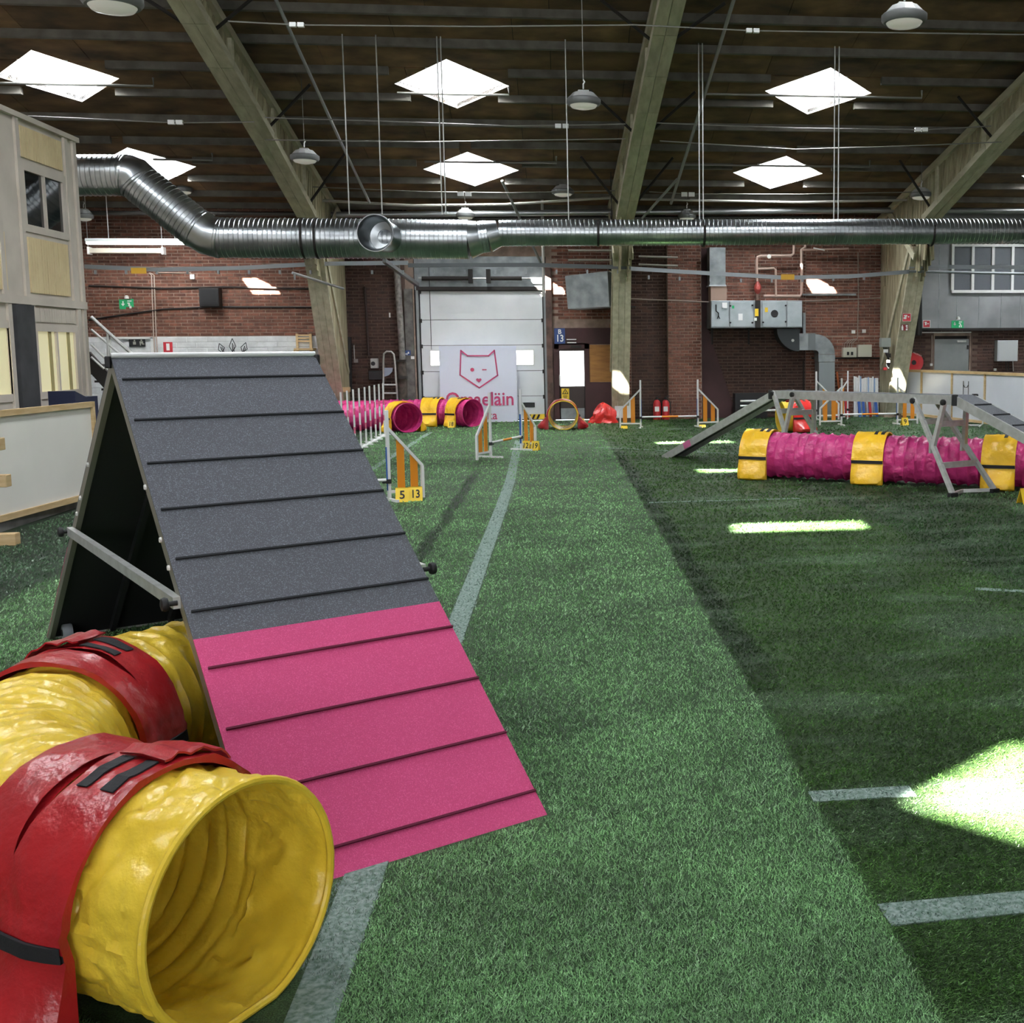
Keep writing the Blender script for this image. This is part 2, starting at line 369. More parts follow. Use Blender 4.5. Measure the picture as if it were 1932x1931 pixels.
# painted leafy crown on the white blocks
b = B(); cx = WY(440, 670, YW).x
wb = B(); wb.box((-11.6, YW-.002, 0), (XBAND, YW, 2.07)); obj('white_joint_ground', wb, whiteblock, wall_far)
for a, h in ((-.42, .26), (0, .36), (.42, .28)):
    p = V((cx+a*.5, YW-.016, 1.66)); d = V((math.sin(a*.8), 0, math.cos(a*.8))); s = V((d.z, 0, -d.x))*.075
    q = [p-s*.6, p+d*h*.5+s, p+d*h, p+d*h*.5-s, p+s*.2]
    for k in range(4): b.bar(q[k], q[k+1], .016, .003, (0,1,0))
    b.bar(p, p+d*h*.7, .02, .003, (0,1,0)); b.bar(p+s*.4, p+d*h*.6+s*.4, .014, .003, (0,1,0))
obj('mural_leaf', b, ink, wall_far)

# side and back walls, behind and beside the camera
for nm, a, c in (('wall_left', (-14.3, -16, 0), (-14, 27.8, 11)), ('wall_right', (14, -16, 0), (14.3, 27.8, 11)), ('wall_back', (-14, -16.3, 0), (14, -16, 7))):
    b = B(); b.box(a, c); tag(obj(nm, b, pm('plastered wall', '9a958e', .9, col2='86817a', scale=.6)), 'plain side wall of the hall', kind='structure')

for i, x in enumerate((-8.5, 0, 8.5)):
    w = B(); w.box((x-3.4, -16, 1.95), (x+3.4, -15.95, 5.25)); w = tag(obj('window_%d' % (30+i), w, whitepaint), 'added fill light window in the back wall, unseen behind the camera', kind='structure')  # unseen windows added to brighten surfaces that face the camera
    for k in range(4):
        b = B(); b.box((x-3.2+k*1.62, -15.95, 2.1), (x-3.2+k*1.62+1.54, -15.93, 5.1)); obj('window_pane', b, pm('fill pane', 'ffffff', .3, emit=1.5), w)  # glowing panes of the added fill windows, unseen

# ------------------------------------------------------------------ roof: deck, boards, purlins, skylights
def clip(poly, p, q, keep_left):
    out = []
    def side(t): return ((q[0]-p[0])*(t[1]-p[1]) - (q[1]-p[1])*(t[0]-p[0])) * (1 if keep_left else -1)
    for i in range(len(poly)):
        a, c = poly[i], poly[(i+1) % len(poly)]; sa, sc_ = side(a), side(c)
        if sa >= 0: out.append(a)
        if sa*sc_ < 0:
            t = sa/(sa-sc_); out.append((a[0]+(c[0]-a[0])*t, a[1]+(c[1]-a[1])*t))
    return out
def area(p): return abs(sum(p[i][0]*p[(i+1) % len(p)][1]-p[(i+1) % len(p)][0]*p[i][1] for i in range(len(p))))/2 if len(p) > 2 else 0
def minus(poly, hole):
    res = []; rest = poly
    for i in range(len(hole)):
        p, q = hole[i], hole[(i+1) % len(hole)]
        o = clip(rest, p, q, False)
        if area(o) > 1e-4: res.append(o)
        rest = clip(rest, p, q, True)
        if area(rest) < 1e-5: break
    return res
RX, RY = 1.0, .95
def diamond(x, y, k=1.0): return [(x-RX*k, y), (x, y-RY*k), (x+RX*k, y), (x, y+RY*k)]
def rect(x, y, w, d): return [(x-w/2, y-d/2), (x+w/2, y-d/2), (x+w/2, y+d/2), (x-w/2, y+d/2)]
HOLES = [diamond(x, y) for x, y, k in SKYLIGHTS]
SLOT = {(-2.3, 11.5): (1.4, .6), (-2.3, 5.35): (.9, .5), (-2.3, .5): (1.25, .42), (-2.3, -4.6): (0, 0)}  # unseen roof slots, shaped so the sun lands in patches on the turf
for x, y, k in HIDDEN:
    w, d = SLOT.get((x, y), (0, 0))
    if w: HOLES.append(rect(x-.45+(.75 if y > 11 else 0), y+.64, w, d))
HOLES.append([(-3.12, -4.26), (-2.58, -4.72), (-1.85, -4.26), (-2.5, -3.80)])
def panel(b, poly, lo, hi):
    for h in HOLES:
        pass
    polys = [poly]
    for h in HOLES:
        if max(p[0] for p in h) < min(p[0] for p in poly) or min(p[0] for p in h) > max(p[0] for p in poly) or max(p[1] for p in h) < min(p[1] for p in poly) or min(p[1] for p in h) > max(p[1] for p in poly): continue
        polys = [r for q in polys for r in minus(q, h)]
    for q in polys:
        b.prism([(x, y, roofz(y)+lo) for x, y in q], (0, 0, hi-lo))
b = B()
for y0, y1 in ((-16.3, 4), (4, 27.85)):
    panel(b, [(-14.3, y0), (14.3, y0), (14.3, y1), (-14.3, y1)], .03, .09)
ceiling = tag(obj('ceiling', b, deckdark), 'dark pitched roof deck on timber girders', kind='structure')
PY = [12.2, 13.25, 14.3, 15.35, 16.4, 17.4, 18.4, 19.4, 20.4, 21.42, 22.47, 23.5, 24.48, 25.47, 26.35, 27.1]
for i in range(4, len(PY)-1):
    x = -14 + (.6 if i % 2 else 0)
    if i % 2: 
        b = B(); panel(b, [(-14, PY[i]+.03), (x-.012, PY[i]+.03), (x-.012, PY[i+1]-.03), (-14, PY[i+1]-.03)], 0, .03)
        if b.v: obj('ceiling_board', b, roofboard, ceiling)
    while x < 14:
        x1 = min(x+1.9, 14); b = B()
        panel(b, [(x, PY[i]+.03), (x1-.012, PY[i]+.03), (x1-.012, PY[i+1]-.03), (x, PY[i+1]-.03)], random.uniform(-.006, .004), .03)
        if b.v: obj('ceiling_board', b, roofboard, ceiling)
        x = x1
TR = [-5.2, 1.62, 8.25]
for y in PY[2:]:
    cuts = []
    for x, sy, k in SKYLIGHTS:
        d = min(abs(y+e-sy) for e in (-.1, 0, .1, .2, .3, .4, .5))/RY
        if d < 1.08: cuts.append((x-RX*(1.08-d)-.04, x+RX*(1.08-d)+.04))
    x = -14.0
    for a, c in sorted(cuts) + [(14.0, 14.0)]:
        if a-x > .05:
            b = B(); b.box((x, y-.05, roofz(y)-.12), (a, y+.05, roofz(y)+.01)); obj('purlin', b, purlinm, ceiling)
        x = max(x, c)
shaftm = pm('skylight shaft', 'eceeee', .6); glassm = None
def clear_pane():
    m = bpy.data.materials.new('skylight pane'); m.use_nodes = True; N = m.node_tree.nodes; N.clear()
    o = N.new('ShaderNodeOutputMaterial'); t = N.new('ShaderNodeBsdfTransparent'); g = N.new('ShaderNodeBsdfGlossy'); g.inputs['Roughness'].default_value = .1
    x = N.new('ShaderNodeMixShader'); x.inputs[0].default_value = .05
    m.node_tree.links.new(t.outputs[0], x.inputs[1]); m.node_tree.links.new(g.outputs[0], x.inputs[2]); m.node_tree.links.new(x.outputs[0], o.inputs[0]); return m
pane = clear_pane()
milky = bpy.data.materials.new('milky dome'); milky.use_nodes = True; _n = milky.node_tree.nodes; _t = _n.new('ShaderNodeBsdfTranslucent'); _t.inputs[0].default_value = (.9, .92, .94, 1); milky.node_tree.links.new(_t.outputs[0], _n['Material Output'].inputs[0])
for i, (x, y, k) in enumerate(SKYLIGHTS):
    lo = [V((p[0], p[1], roofz(p[1])-.005)) for p in diamond(x, y, 1.0)]
    hi = [V((p[0], p[1], roofz(p[1])+.5)) for p in diamond(x, y, 1.0)]
    w = tag(obj('window_%d' % (i+1), B().add(lo+hi, [(j, (j+1) % 4, 4+(j+1) % 4, 4+j) for j in range(4)]), shaftm), 'diamond shaped skylight glowing white in the dark roof', kind='structure')
    b = B().add([p+V((0,0,.01)) for p in hi]+[p+V((0,0,.03)) for p in hi], [(0,1,2,3),(4,5,6,7),(0,1,5,4),(1,2,6,5),(2,3,7,6),(3,0,4,7)])
    obj('window_pane', b, pane, w)
    # milky part of the dome: its clear strip is shaped to place the sun patches
    b = B()
    for q in minus([(x-1.4, y-1.4), (x+1.4, y-1.4), (x+1.4, y+1.4), (x-1.4, y+1.4)], rect(x+.0, y-.38, .62, .46) if y > 23 else rect(x-.1, y-.84, .34 if x > -8 else .001, .22)): b.prism([(u, v, roofz(v)+.56) for u, v in q], (0, 0, .03))
    obj('window_frame', b, milky, w)  # milky dome part, shaped to place the sun patches

# ------------------------------------------------------------------ timber girder frames
def prof_bottom(y):
    pts = [(8, 8.75), (12, 7.85), (17, 6.6), (21, 5.5), (24.4, 4.45), (25.2, 3.9)]
    for (a, z0), (c, z1) in zip(pts, pts[1:]):
        if a <= y <= c: return z0 + (z1-z0)*(y-a)/(c-a)
    return pts[-1][1]
ws = ('on the left, above the A frame', 'in the middle, beside the brown door', 'on the right, beside the white boards')
for ti, (xa, xb) in enumerate(((-5.19, -5.19), (1.66, 1.36), (8.55, 8.05))):
    def X(y): return xa + (xb-xa)*(y-17)/8
    t = empty('timber_girder', (X(27), 27, 0), 'pale timber roof girder and leg, '+ws[ti], 'girder', None)
    W = .19
    b = B(); b.prism([(X(y)-.1, y, prof_bottom(y)+.03) for y in (14, 17, 21, 24.3)] + [(X(y)-.1, y, prof_bottom(y)+.1) for y in (24.3, 21, 17, 14)], (.2, 0, 0)); obj('flange_core', b, darksteel, t)
    ysb = [14, 15.2, 16.4, 17.6, 18.8, 20, 21.2, 22.4, 23.5, 24.4]
    for y0, y1 in zip(ysb, ysb[1:]):
        for k in (-1, 1): b = B(); b.bar((X(y0)+k*W*.51, y0+.012, prof_bottom(y0)+.07), (X(y1)+k*W*.51, y1-.012, prof_bottom(y1)+.07), W*.98, .14); obj('bottom_flange', b, timber, t)
    b = B(); b.bar((X(14), 14, roofz(14)-.24), (X(27.3), 27.3, roofz(27.3)-.24), W*2, .14); obj('top_flange', b, timber, t)
    # nailed web boards on both faces
    y = 14.2
    while y < 27.1:
        zb = prof_bottom(min(y, 25.2))+.1; zt = roofz(y)-.2
        if y > 24.4: zb = max(zb-.9, 3.2)
        lean = .35
        for sd in (-1, 1):
            off = sd*(.085+random.uniform(0, .015)); dy = random.uniform(-.01, .01)
            p = V((X(y)+off, y+dy, zb)); q = V((X(y)+off, min(y+lean*(1 if sd > 0 else -1)*.8, 27.2), zt))
            if sd > 0 or ti == 2 or ti == 1:
                b = B(); b.bar(p, q, .028, .135, (0, 1, 0)); obj('web_board', b, timberweb, t)
        y += .16
    b = B(); b.prism([(X(y)-.03, y, z) for y, z in [(14, prof_bottom(14)+.1), (17, 6.7), (21, 5.6), (24.4, 4.5), (25.3, 3.4), (27.3, 3.4), (27.3, 4.8), (14, roofz(14)-.2)]], (.06, 0, 0)); obj('web_core', b, timberweb, t)
    # stiffeners
    for y in (16.2, 18.9, 21.4, 23.7):
        for sd in (-1, 1):
            b = B(); b.bar((X(y)+sd*.13, y, prof_bottom(y)+.1), (X(y)+sd*.13, y, roofz(y)-.25), .06, .12, (0,1,0)); obj('stiffener', b, timber, t)
    # dark fly braces down from the purlins
    for y in (15.5, 18.0, 21.0, 24.0):
        for sd in (-1, 1):
            if (ti == 0 and sd < 0) and y > 18: continue
            b = B(); b.tube([(X(y)+sd*.17, y, prof_bottom(y)+.16), (X(y)+sd*.95, y-.35, roofz(y)-.12)], .028, 6); obj('brace', b, darksteel, t)
    # leg: tapered box of planks
    x0 = X(25.5)
    foot = (26.75, 27.3); head = (24.75, 27.35)
    for k in range(3):
        xa_, xb_ = x0-.2+k*.135, x0-.2+(k+1)*.135-.006
        b = B(); b.prism([(xa_, head[0], 3.95), (xa_, head[0]+.07, 3.95), (xa_, foot[0]+.07, 0), (xa_, foot[0], 0)], (xb_-xa_, 0, 0)); obj('leg_plank', b, timber, t)
    for sd in (-1, 1):
        b = B(); xx = x0+sd*.16-.02; b.prism([(xx, head[0]+.02, 4.2), (xx, head[1], 4.7), (xx, head[1], 0), (xx, foot[0]+.04, 0)], (.04, 0, 0)); obj('leg_cheek', b, timberweb, t)
        b = B(); b.bar((x0+sd*.2, head[0]+.3, 3.9), (x0+sd*.2, 27.2, 1.2), .03, .12, (0,1,0)); obj('leg_batten', b, timber, t)
        b = B(); b.bar((x0+sd*.21, 24.6, 3.7), (x0+sd*.21, 26.6, 4.9), .03, .16, (0,1,0)); obj('haunch_plate', b, timber, t)
    b = B(); b.box((x0-.24, foot[0]-.05, 0), (x0+.26, foot[1], .09)); obj('foot_block', b, mortar, t)
# ------------------------------------------------------------------ things on and before the far wall
def slab(x0, y0, x1, y1, Y, d, b=None):
    """box whose front face covers photo rectangle (x0,y0)-(x1,y1) on the plane Y-d"""
    b = b or B(); p = WY(x0, y0, Y-d); q = WY(x1, y1, Y-d); m = WY((x0+x1)/2, y1, Y-d); n = WY((x0+x1)/2, y0, Y-d)
    u = WY(x0, (y0+y1)/2, Y-d); w = WY(x1, (y0+y1)/2, Y-d)
    return b.box((u.x, Y-d, m.z), (w.x, Y, n.z))
def c2(x, y): return 600+x/3.22, 460+y/3.22
def c3(x, y): return 1000+x/3.22, 460+y/3.22
def c4(x, y): return 1400+x/3.575, 460+y/3.575
def c8(x, y): return 1640+x/6.438, 560+y/6.438
def slabc(f, x0, y0, x1, y1, Y, d, b=None):
    p, q = f(x0, y0), f(x1, y1); return slab(p[0], p[1], q[0], q[1], Y, d, b)
def wyc(f, x, y, Y): p = f(x, y); return WY(p[0], p[1], Y)

ORD = ['first', 'second', 'third', 'fourth', 'fifth', 'sixth', 'seventh', 'eighth', 'ninth', 'tenth', 'eleventh', 'twelfth', 'thirteenth', 'fourteenth', 'fifteenth', 'sixteenth']
# roller door
d1 = empty('door_1', ((RD[0]+RD[1])/2, YW, 0), 'white sectional roller door in the far wall, behind the dog logo banner', 'door'); d1['kind'] = 'structure'; del d1['category']
zs = [WY(905, y, YW).z for y in (549, 603.5, 651.6, 700.7, 748.8)] + [.03]
x0, x1 = RD[0]+.13, RD[1]-.1
for i in range(5):
    b = B(); za, zb = zs[i+1]+.006, zs[i]-.006
    winx = [(WY(811, 675, YW).x, WY(878, 675, YW).x), (WY(940, 675, YW).x, WY(1007, 675, YW).x)] if i == 2 else []
    wz = (WY(905, 690, YW).z, WY(905, 661, YW).z)
    if winx:
        cuts = [x0, winx[0][0], winx[0][1], winx[1][0], winx[1][1], x1]
        for j in range(0, 6, 2): b.box((cuts[j], YW+.05, za), (cuts[j+1], YW+.09, zb))
        for j in (1, 3): b.box((cuts[j], YW+.05, za), (cuts[j+1], YW+.09, wz[0])); b.box((cuts[j], YW+.05, wz[1]), (cuts[j+1], YW+.09, zb))
    else: b.box((x0, YW+.05, za), (x1, YW+.09, zb))
    for k in range(1, 4):
        zr = za+(zb-za)*k/4
        if winx and k in (2,): continue
        if winx and wz[0] < zr < wz[1]:
            for j in range(0, 6, 2): b.box((cuts[j], YW+.042, zr-.008), (cuts[j+1], YW+.05, zr+.008))
        else: b.box((x0, YW+.042, zr-.008), (x1, YW+.05, zr+.008))
    pn = obj('door_panel', b, doorwhite, d1)
    for wx_ in winx:
        q = B(); q.box((wx_[0], YW+.06, wz[0]), (wx_[1], YW+.08, wz[1])); obj('window_pane', q, daylit, pn)
        q = B()
        for s in (0, 1):
            q.box((wx_[s]-.015, YW+.035, wz[0]-.015), (wx_[s]+.015, YW+.06, wz[1]+.015)); q.box((wx_[0], YW+.035, wz[s]-.015), (wx_[1], YW+.06, wz[s]+.015))
        obj('pane_frame', q, whitepaint, pn)
    for xx in (x0-.02, x1+.02):
        q = B(); q.box((xx-.05, YW-.0, zb-.06), (xx+.05, YW+.05, zb+.03)); obj('hinge', q, darksteel, pn)
b = B(); b.box((RD[0], YW+.1, 0), (RD[1], YW+.13, RD[2]+.05)); obj('door_light_block', b, darksteel, d1)  # unseen panel added to stop daylight leaking through the section gaps
for xx in (x0-.06, x1+.06):
    b = B(); b.box((xx-.03, YW-.03, 0), (xx+.03, YW+.09, 3.5)); obj('guide_rail', b, greypaint, d1)
b = B(); slab(985, 760, 1009, 769, YW+.05, .02, b); obj('door_handle', b, black, d1, bevel=.006)
hz = B(); hx0, hx1 = WY(992, 788, YW).x, x1
hz.box((hx0, YW+.035, .03), (hx1, YW+.05, .15)); obj('hazard_strip', hz, signyel, d1)
b = B(); k = hx0+.03
while k < hx1-.1: b.prism([(k, YW+.033, .035), (k+.05, YW+.033, .035), (k+.1, YW+.033, .145), (k+.05, YW+.033, .145)], (0, -.003, 0)); k += .11
obj('hazard_stripe', b, ink, d1)
b = B(); b.box((RD[0]+.02, YW+.02, zs[0]+.03), (RD[1]-.02, YW+.1, RD[2]+.1)); obj('header_panel', b, galvmat, d1)
b = B(); slab(785, 541, 1030, 548, YW+.02, .06, b); obj('header_bar', b, darksteel, d1)
b = B(); zz = WY(905, 526, YW).z; b.tube([(WY(797, 526, YW).x, YW-.12, zz), (WY(885, 526, YW).x, YW-.12, zz)], .05, 10); b.tube([(WY(925, 526, YW).x, YW-.12, zz), (WY(985, 526, YW).x, YW-.12, zz)], .05, 10); obj('torsion_spring', b, darksteel, d1)
b = B(); b.tube([(x0, YW-.12, zz), (x1, YW-.12, zz)], .018, 8); obj('shaft', b, steel, d1)
for xx in (887, 921):
    b = B(); slab(xx-4, 508, xx+4, 534, YW, .2, b); obj('spring_bracket', b, darksteel, d1)
b = B(); b.tube([WY(809, 500, YW-.1), WY(814, 660, YW-.1)], .008, 5); obj('pull_cord', b, black, d1)
# frame posts either side
b = B(); slab(766, 545, 781, 795, YW, .12, b); tag(obj('trim_2', b, pm('weathered grey post', '6d6a66', .8, col2='4d4a47', scale=6)), 'grey post left of the roller door', kind='structure')
b = B(); slab(1031, 500, 1042, 794, YW, .1, b); tag(obj('trim_3', b, pm('rusty post', '6a5148', .8, col2='4a3a34', scale=6)), 'rust brown post right of the roller door', kind='structure')

# banner
def LG(x, y, d=0): p = c2(x, y); return WY(p[0], p[1], 27.16-d)
b = B(); q = [LG(748, 1082), LG(1215, 1082), LG(1207, 622), LG(736, 622)]; q[0].z = q[1].z = .0
for i, j in ((0, 3), (1, 2)): q[j].x = q[i].x
b.prism(q, (0, .02, 0))
ban = one('logo_banner', b, pm('banner cloth', 'd3d7e6', .45), 'white banner with a winking fox head logo standing before the roller door', 'banner')
logo = pm('banner pink', 'c14a6c', .6, col2='b0326e', scale=1.2)
pts = [(868, 650), (908, 681), (1036, 681), (1071, 649), (1091, 800), (980, 876), (863, 798)]
b = B()
for i in range(7):
    p, r = LG(*pts[i], .012), LG(*pts[(i+1) % 7], .012); dd = (r-p).normalized()*.014; b.bar(p-dd, r+dd, .032, .006, (0, 1, 0))
obj('logo_outline', b, logo, ban)
b = B(); b.lathe([(.045, 0), (.045, .006)], LG(937, 766, .006), (0, -1, 0), 20); obj('logo_eye', b, logo, ban)
b = B(); b.bar(LG(997, 766, .012), LG(1024, 766, .012), .026, .006, (0, 1, 0)); obj('logo_wink', b, logo, ban)
c = LG(977, 830, .012); hp = []
for k in range(24):
    a = 2*PI*k/24; hp.append(c+V((.0040*16*math.sin(a)**3, 0, .0036*(13*math.cos(a)-5*math.cos(2*a)-2*math.cos(3*a)-math.cos(4*a)))))
b = B(); b.prism(hp, (0, -.006, 0)); obj('logo_nose', b, logo, ban)
text('lettering', 'Omaeläin', .455, LG(984, 948, .012), (1,0,0), (0,0,1), logo, ban, .002, bold=.006, sx=.92)
text('lettering', 'klinikka', .285, LG(984, 1046, .012), (1,0,0), (0,0,1), logo, ban, .002, bold=.003, sx=.95)

# brown door with daylight pane
d2 = empty('door_2', (WY(1078, 795, YW).x, YW, 0), None, None); tag(d2, 'brown door with a bright daylight pane under the B 13 sign', kind='structure')
b = B(); slabc(c3, 145, 512, 495, 612, YW, .06, b); obj('lintel_panel', b, maroon, d2)
b = B()
for a in ((145, 606, 178, 1066), (335, 606, 362, 1066), (145, 606, 362, 640)): slabc(c3, *a, YW, .06, b)
obj('door_frame', b, maroon, d2)
b = B()
for a in ((178, 640, 335, 652), (178, 640, 184, 1066), (330, 640, 335, 1066), (178, 866, 335, 1066)): slabc(c3, *a, YW+.05, .05, b)
q = B(); q.box((DR[0]-.1, YW+.2, 0), (DR[1]+.1, YW+.24, 2.2)); obj('door_light_block', q, darksteel, d2)  # unseen panel added behind the leaf to block stray daylight
lf = obj('door_leaf', b, pm('dark door', '3a2e2c', .6), d2)
b = B(); slabc(c3, 180, 645, 332, 868, YW+.05, .02, b); obj('door_pane', b, daylit, lf)
b = B(); slabc(c3, 188, 1000, 332, 1064, YW, .012, b); obj('kick_plate', b, galvmat, lf)
b = B(); slabc(c3, 178, 800, 186, 862, YW, .05, b); obj('door_handle', b, steel, lf)
b = B(); slabc(c3, 248, 618, 312, 634, YW, .1, b); obj('door_closer', b, darksteel, d2)
b = B(); slabc(c3, 362, 615, 512, 840, YW, .05, b); obj('plywood_panel', b, plywood, d2)
b = B(); slabc(c3, 364, 842, 516, 1066, YW, .05, b); obj('lower_panel', b, maroon, d2)
b = B(); slabc(c3, 487, 490, 515, 842, YW, .055, b); obj('plywood_edge', b, plywood, d2)
b = B(); slabc(c3, 148, 514, 213, 608, YW-.06, .02, b)
sg = one('door_number_sign', b, signblue, 'blue sign with white B 13 above the brown door', 'sign')
text('lettering', 'B', .15, wyc(c3, 180, 536, YW-.082), (1,0,0), (0,0,1), signwhite, sg, .001, bold=.004)
text('lettering', '13', .23, wyc(c3, 181, 577, YW-.082), (1,0,0), (0,0,1), signwhite, sg, .001, bold=.005, sx=.85)
b = B(); slabc(c3, 222, 579, 281, 585, YW-.06, .03, b); slabc(c3, 226, 598, 281, 604, YW-.06, .03, b)
one('wall_hook_bars', b, whitepaint, 'two short white bars right of the B 13 sign', 'bars')
b = B(); slabc(c3, 191, 880, 238, 945, YW, .01, b); sg = one('warning_sign', b, signyel, 'yellow warning sign with a black triangle low on the brown door', 'sign')
c = wyc(c3, 214, 903, YW-.012); b = B(); 
for i in range(3):
    p = [c+V((.075*math.sin(2*PI*k/3), 0, .075*math.cos(2*PI*k/3))) for k in range(3)]; b.bar(p[i], p[(i+1) % 3], .018, .004, (0,1,0))
b.bar(c+V((0,0,.02)), c+V((0,0,-.03)), .016, .004, (0,1,0)); obj('warning_symbol', b, ink, sg)
b = B(); slabc(c3, 200, 924, 228, 928, YW-.01, .003, b); slabc(c3, 203, 933, 225, 937, YW-.01, .003, b); obj('printed_line', b, ink, sg)

# fan heater box beside the middle girder
hb = empty('fan_heater', wyc(c3, 350, 395, 26.6), 'grey sheet metal fan heater with number 0072, hung beside the middle girder', 'heater')
b = B(); p = [wyc(c3, 212, 196, 26.5), wyc(c3, 470, 166, 26.1), wyc(c3, 482, 382, 26.1), wyc(c3, 230, 396, 26.5)]
b.prism(p, (.25, .75, 0)); obj('casing', b, galvmat, hb)
n0, n1 = wyc(c3, 470, 166, 26.1), wyc(c3, 482, 382, 26.1)
b = B(); b.prism([n0+V((.006,-.004,-.02)), n0+V((.30, .25, -.12)), n1+V((.30, .25, .06)), n1+V((.006,-.004,.02))], (.05, .05, 0)); sd_ = obj('fan_cowl', b, pm('grey heater end', '565b5c', .5, .4), hb)
rr = V((.30, .26, 0)).normalized(); mid = (n0+n1)/2+V((.13, .105, .08))
text('lettering', '0072', .15, mid+V((.01, -.012, 0)), (0,0,1), -rr, pm('stencil grey', '8c8f8e', .6), sd_, .002)
b = B(); b.tube([wyc(c3, 480, 150, 26.4), wyc(c3, 560, 205, 26.6)], .03, 6); b.tube([wyc(c3, 545, 384, 26.6), wyc(c3, 640, 384, 26.8)], .02, 6); obj('bracket', b, darksteel, hb)

# maroon buttress
b = B(); p = [wyc(c3, x, y, YW) for x, y in ((1022, 30), (1080, 30), (1086, 540), (1258, 1055), (1022, 1070))]
b.prism([V((q.x, YW-.04, max(q.z, 0))) for q in p], (0, .04, 0)); tag(obj('trim_4', b, maroon), 'maroon painted sloping buttress right of the brick pier', kind='structure')

# air handling unit
ah = empty('air_handling_unit', wyc(c3, 1375, 515, YW-.6), 'grey air handling unit with doors, hung on the brick wall right of the pier', 'ventilation unit')
D_ = .75
b = B(); slabc(c3, 1098, 345, 1655, 512, YW-.05, D_, b); obj('casing', b, galvmat, ah, bevel=.01)
for a in ((1103, 352, 1207, 505), (1214, 352, 1357, 505), (1412, 352, 1556, 505), (1562, 352, 1652, 505)):
    b = B(); slabc(c3, *a, YW-.05-D_, .025, b); dr = obj('access_door', b, pm('unit door', 'adb5b8', .45, .3, col2='9aa3a6', scale=3), ah, bevel=.006)
for a in ((1216, 378), (1216, 480), (1350, 375), (1350, 480), (1415, 478), (1552, 376), (1552, 474)):
    b = B(); b.lathe([(.02, 0), (.02, .06), (.012, .07)], wyc(c3, a[0], a[1], YW-.08-D_), (0,-1,0), 8); obj('latch_knob', b, black, ah)
b = B(); b.lathe([(.088, 0), (.088, .02), (.07, .02)], wyc(c3, 1485, 425, YW-.075-D_), (0,-1,0), 20); obj('porthole', b, black, ah)
b = B(); slabc(c3, 1370, 345, 1400, 512, YW-.05-D_, .06, b); obj('dark_gap', b, darksteel, ah)
b = B(); slabc(c3, 1367, 395, 1388, 440, YW-.11-D_, .01, b); slabc(c3, 1427, 388, 1445, 416, YW-.075-D_, .01, b); obj('yellow_tag', b, signyel, ah)
b = B(); slabc(c3, 1362, 450, 1378, 468, YW-.11-D_, .01, b); slabc(c3, 1266, 425, 1292, 466, YW-.075-D_, .006, b); slabc(c3, 1168, 358, 1198, 392, YW-.075-D_, .03, b); obj('white_tag', b, signwhite, ah)
b = B(); slabc(c3, 1227, 376, 1241, 394, YW-.075-D_, .01, b); obj('green_tag', b, signgreen, ah)
b = B(); q = wyc(c3, 1130, 370, YW-.1-D_); b.tube([q, q+V((0,0,-.15)), q+V((.06,0,-.2)), q+V((.06,0,-.26)), q+V((.03,0,-.33)), q+V((.09,0,-.33)), q+V((.06,0,-.27))], .014, 6); obj('hanging_hook', b, black, ah)
for xx in (1107, 1330):
    b = B(); slabc(c3, xx-5, 512, xx+5, 612, YW-.02, .06, b); slabc(c3, xx-5, 512, xx+5, 520, YW-.02, .7, b); obj('wall_bracket', b, darksteel, ah)
b = B(); slabc(c3, 1091, 22, 1188, 256, YW-.2, .45, b); sup = one('supply_duct', b, galvmat, 'pale square duct rising from the left end of the air handler', 'duct')
b = B(); slabc(c3, 1098, 256, 1195, 345, YW-.2, .45, b); obj('tan_sleeve', b, pm('tan sleeve', '9a8173', .7), sup)
b = B(); slabc(c3, 1088, 250, 1192, 258, YW-.18, .5, b); obj('duct_flange', b, galv, sup)
# exhaust duct: dark elbow, straight piece, elbow, down
ex = empty('exhaust_duct', wyc(c3, 1805, 860, YW-.4), 'grey duct bending down under the air handler to the floor', 'duct')
def arc(cx_, cy_, r, a0, a1, n=9): return [(cx_+r*math.cos(a0+(a1-a0)*k/n), cy_+r*math.sin(a0+(a1-a0)*k/n)) for k in range(n+1)]
yf = YW-.62
def pris(f, pts, y0, d, b): b.prism([V((wyc(f, x, y, y0).x, y0, wyc(f, x, y, y0).z)) for x, y in pts], (0, d, 0)); return b
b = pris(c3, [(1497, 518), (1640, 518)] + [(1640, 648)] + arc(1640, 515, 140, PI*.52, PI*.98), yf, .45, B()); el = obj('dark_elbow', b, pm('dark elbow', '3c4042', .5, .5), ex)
b = B(); b.lathe([(.035, 0), (.035, .02)], wyc(c3, 1596, 588, yf), (0,-1,0), 14); obj('elbow_plug', b, whitepaint, el)
b = pris(c3, [(1637, 545), (1690, 545), (1690, 648), (1637, 648)], yf-.02, .5, B()); obj('straight_piece', b, galvmat, ex)
b = pris(c3, [(1690, 545), (1734, 545), (1734, 648), (1690, 648)], yf, .46, B()); obj('flex_collar', b, pm('collar grey', '6d7173', .6, .3), ex)
b = pris(c3, [(1734, 548)] + arc(1734, 668, 118, -PI*.5, 0, 9) + [(1852, 672), (1752, 672)] + arc(1734, 668, 20, 0, -PI*.5, 4), yf, .46, B()); obj('bright_elbow', b, galvmat, ex)
b = pris(c3, [(1752, 674), (1853, 674), (1853, 718), (1754, 718)], yf-.01, .48, B()); obj('duct_flange', b, galvmat, ex)
b = pris(c3, [(1755, 720), (1852, 720), (1852, 1066), (1758, 1066)], yf, .46, B()); obj('down_duct', b, pm('shaded duct', '8a9092', .5, .6), ex)  # darker copy of the duct metal, shade put into its colour
b = pris(c3, [(1658, 420), (1674, 420), (1676, 545), (1660, 545)], yf, .1, B()); obj('riser_pipe', b, galvmat, ex)

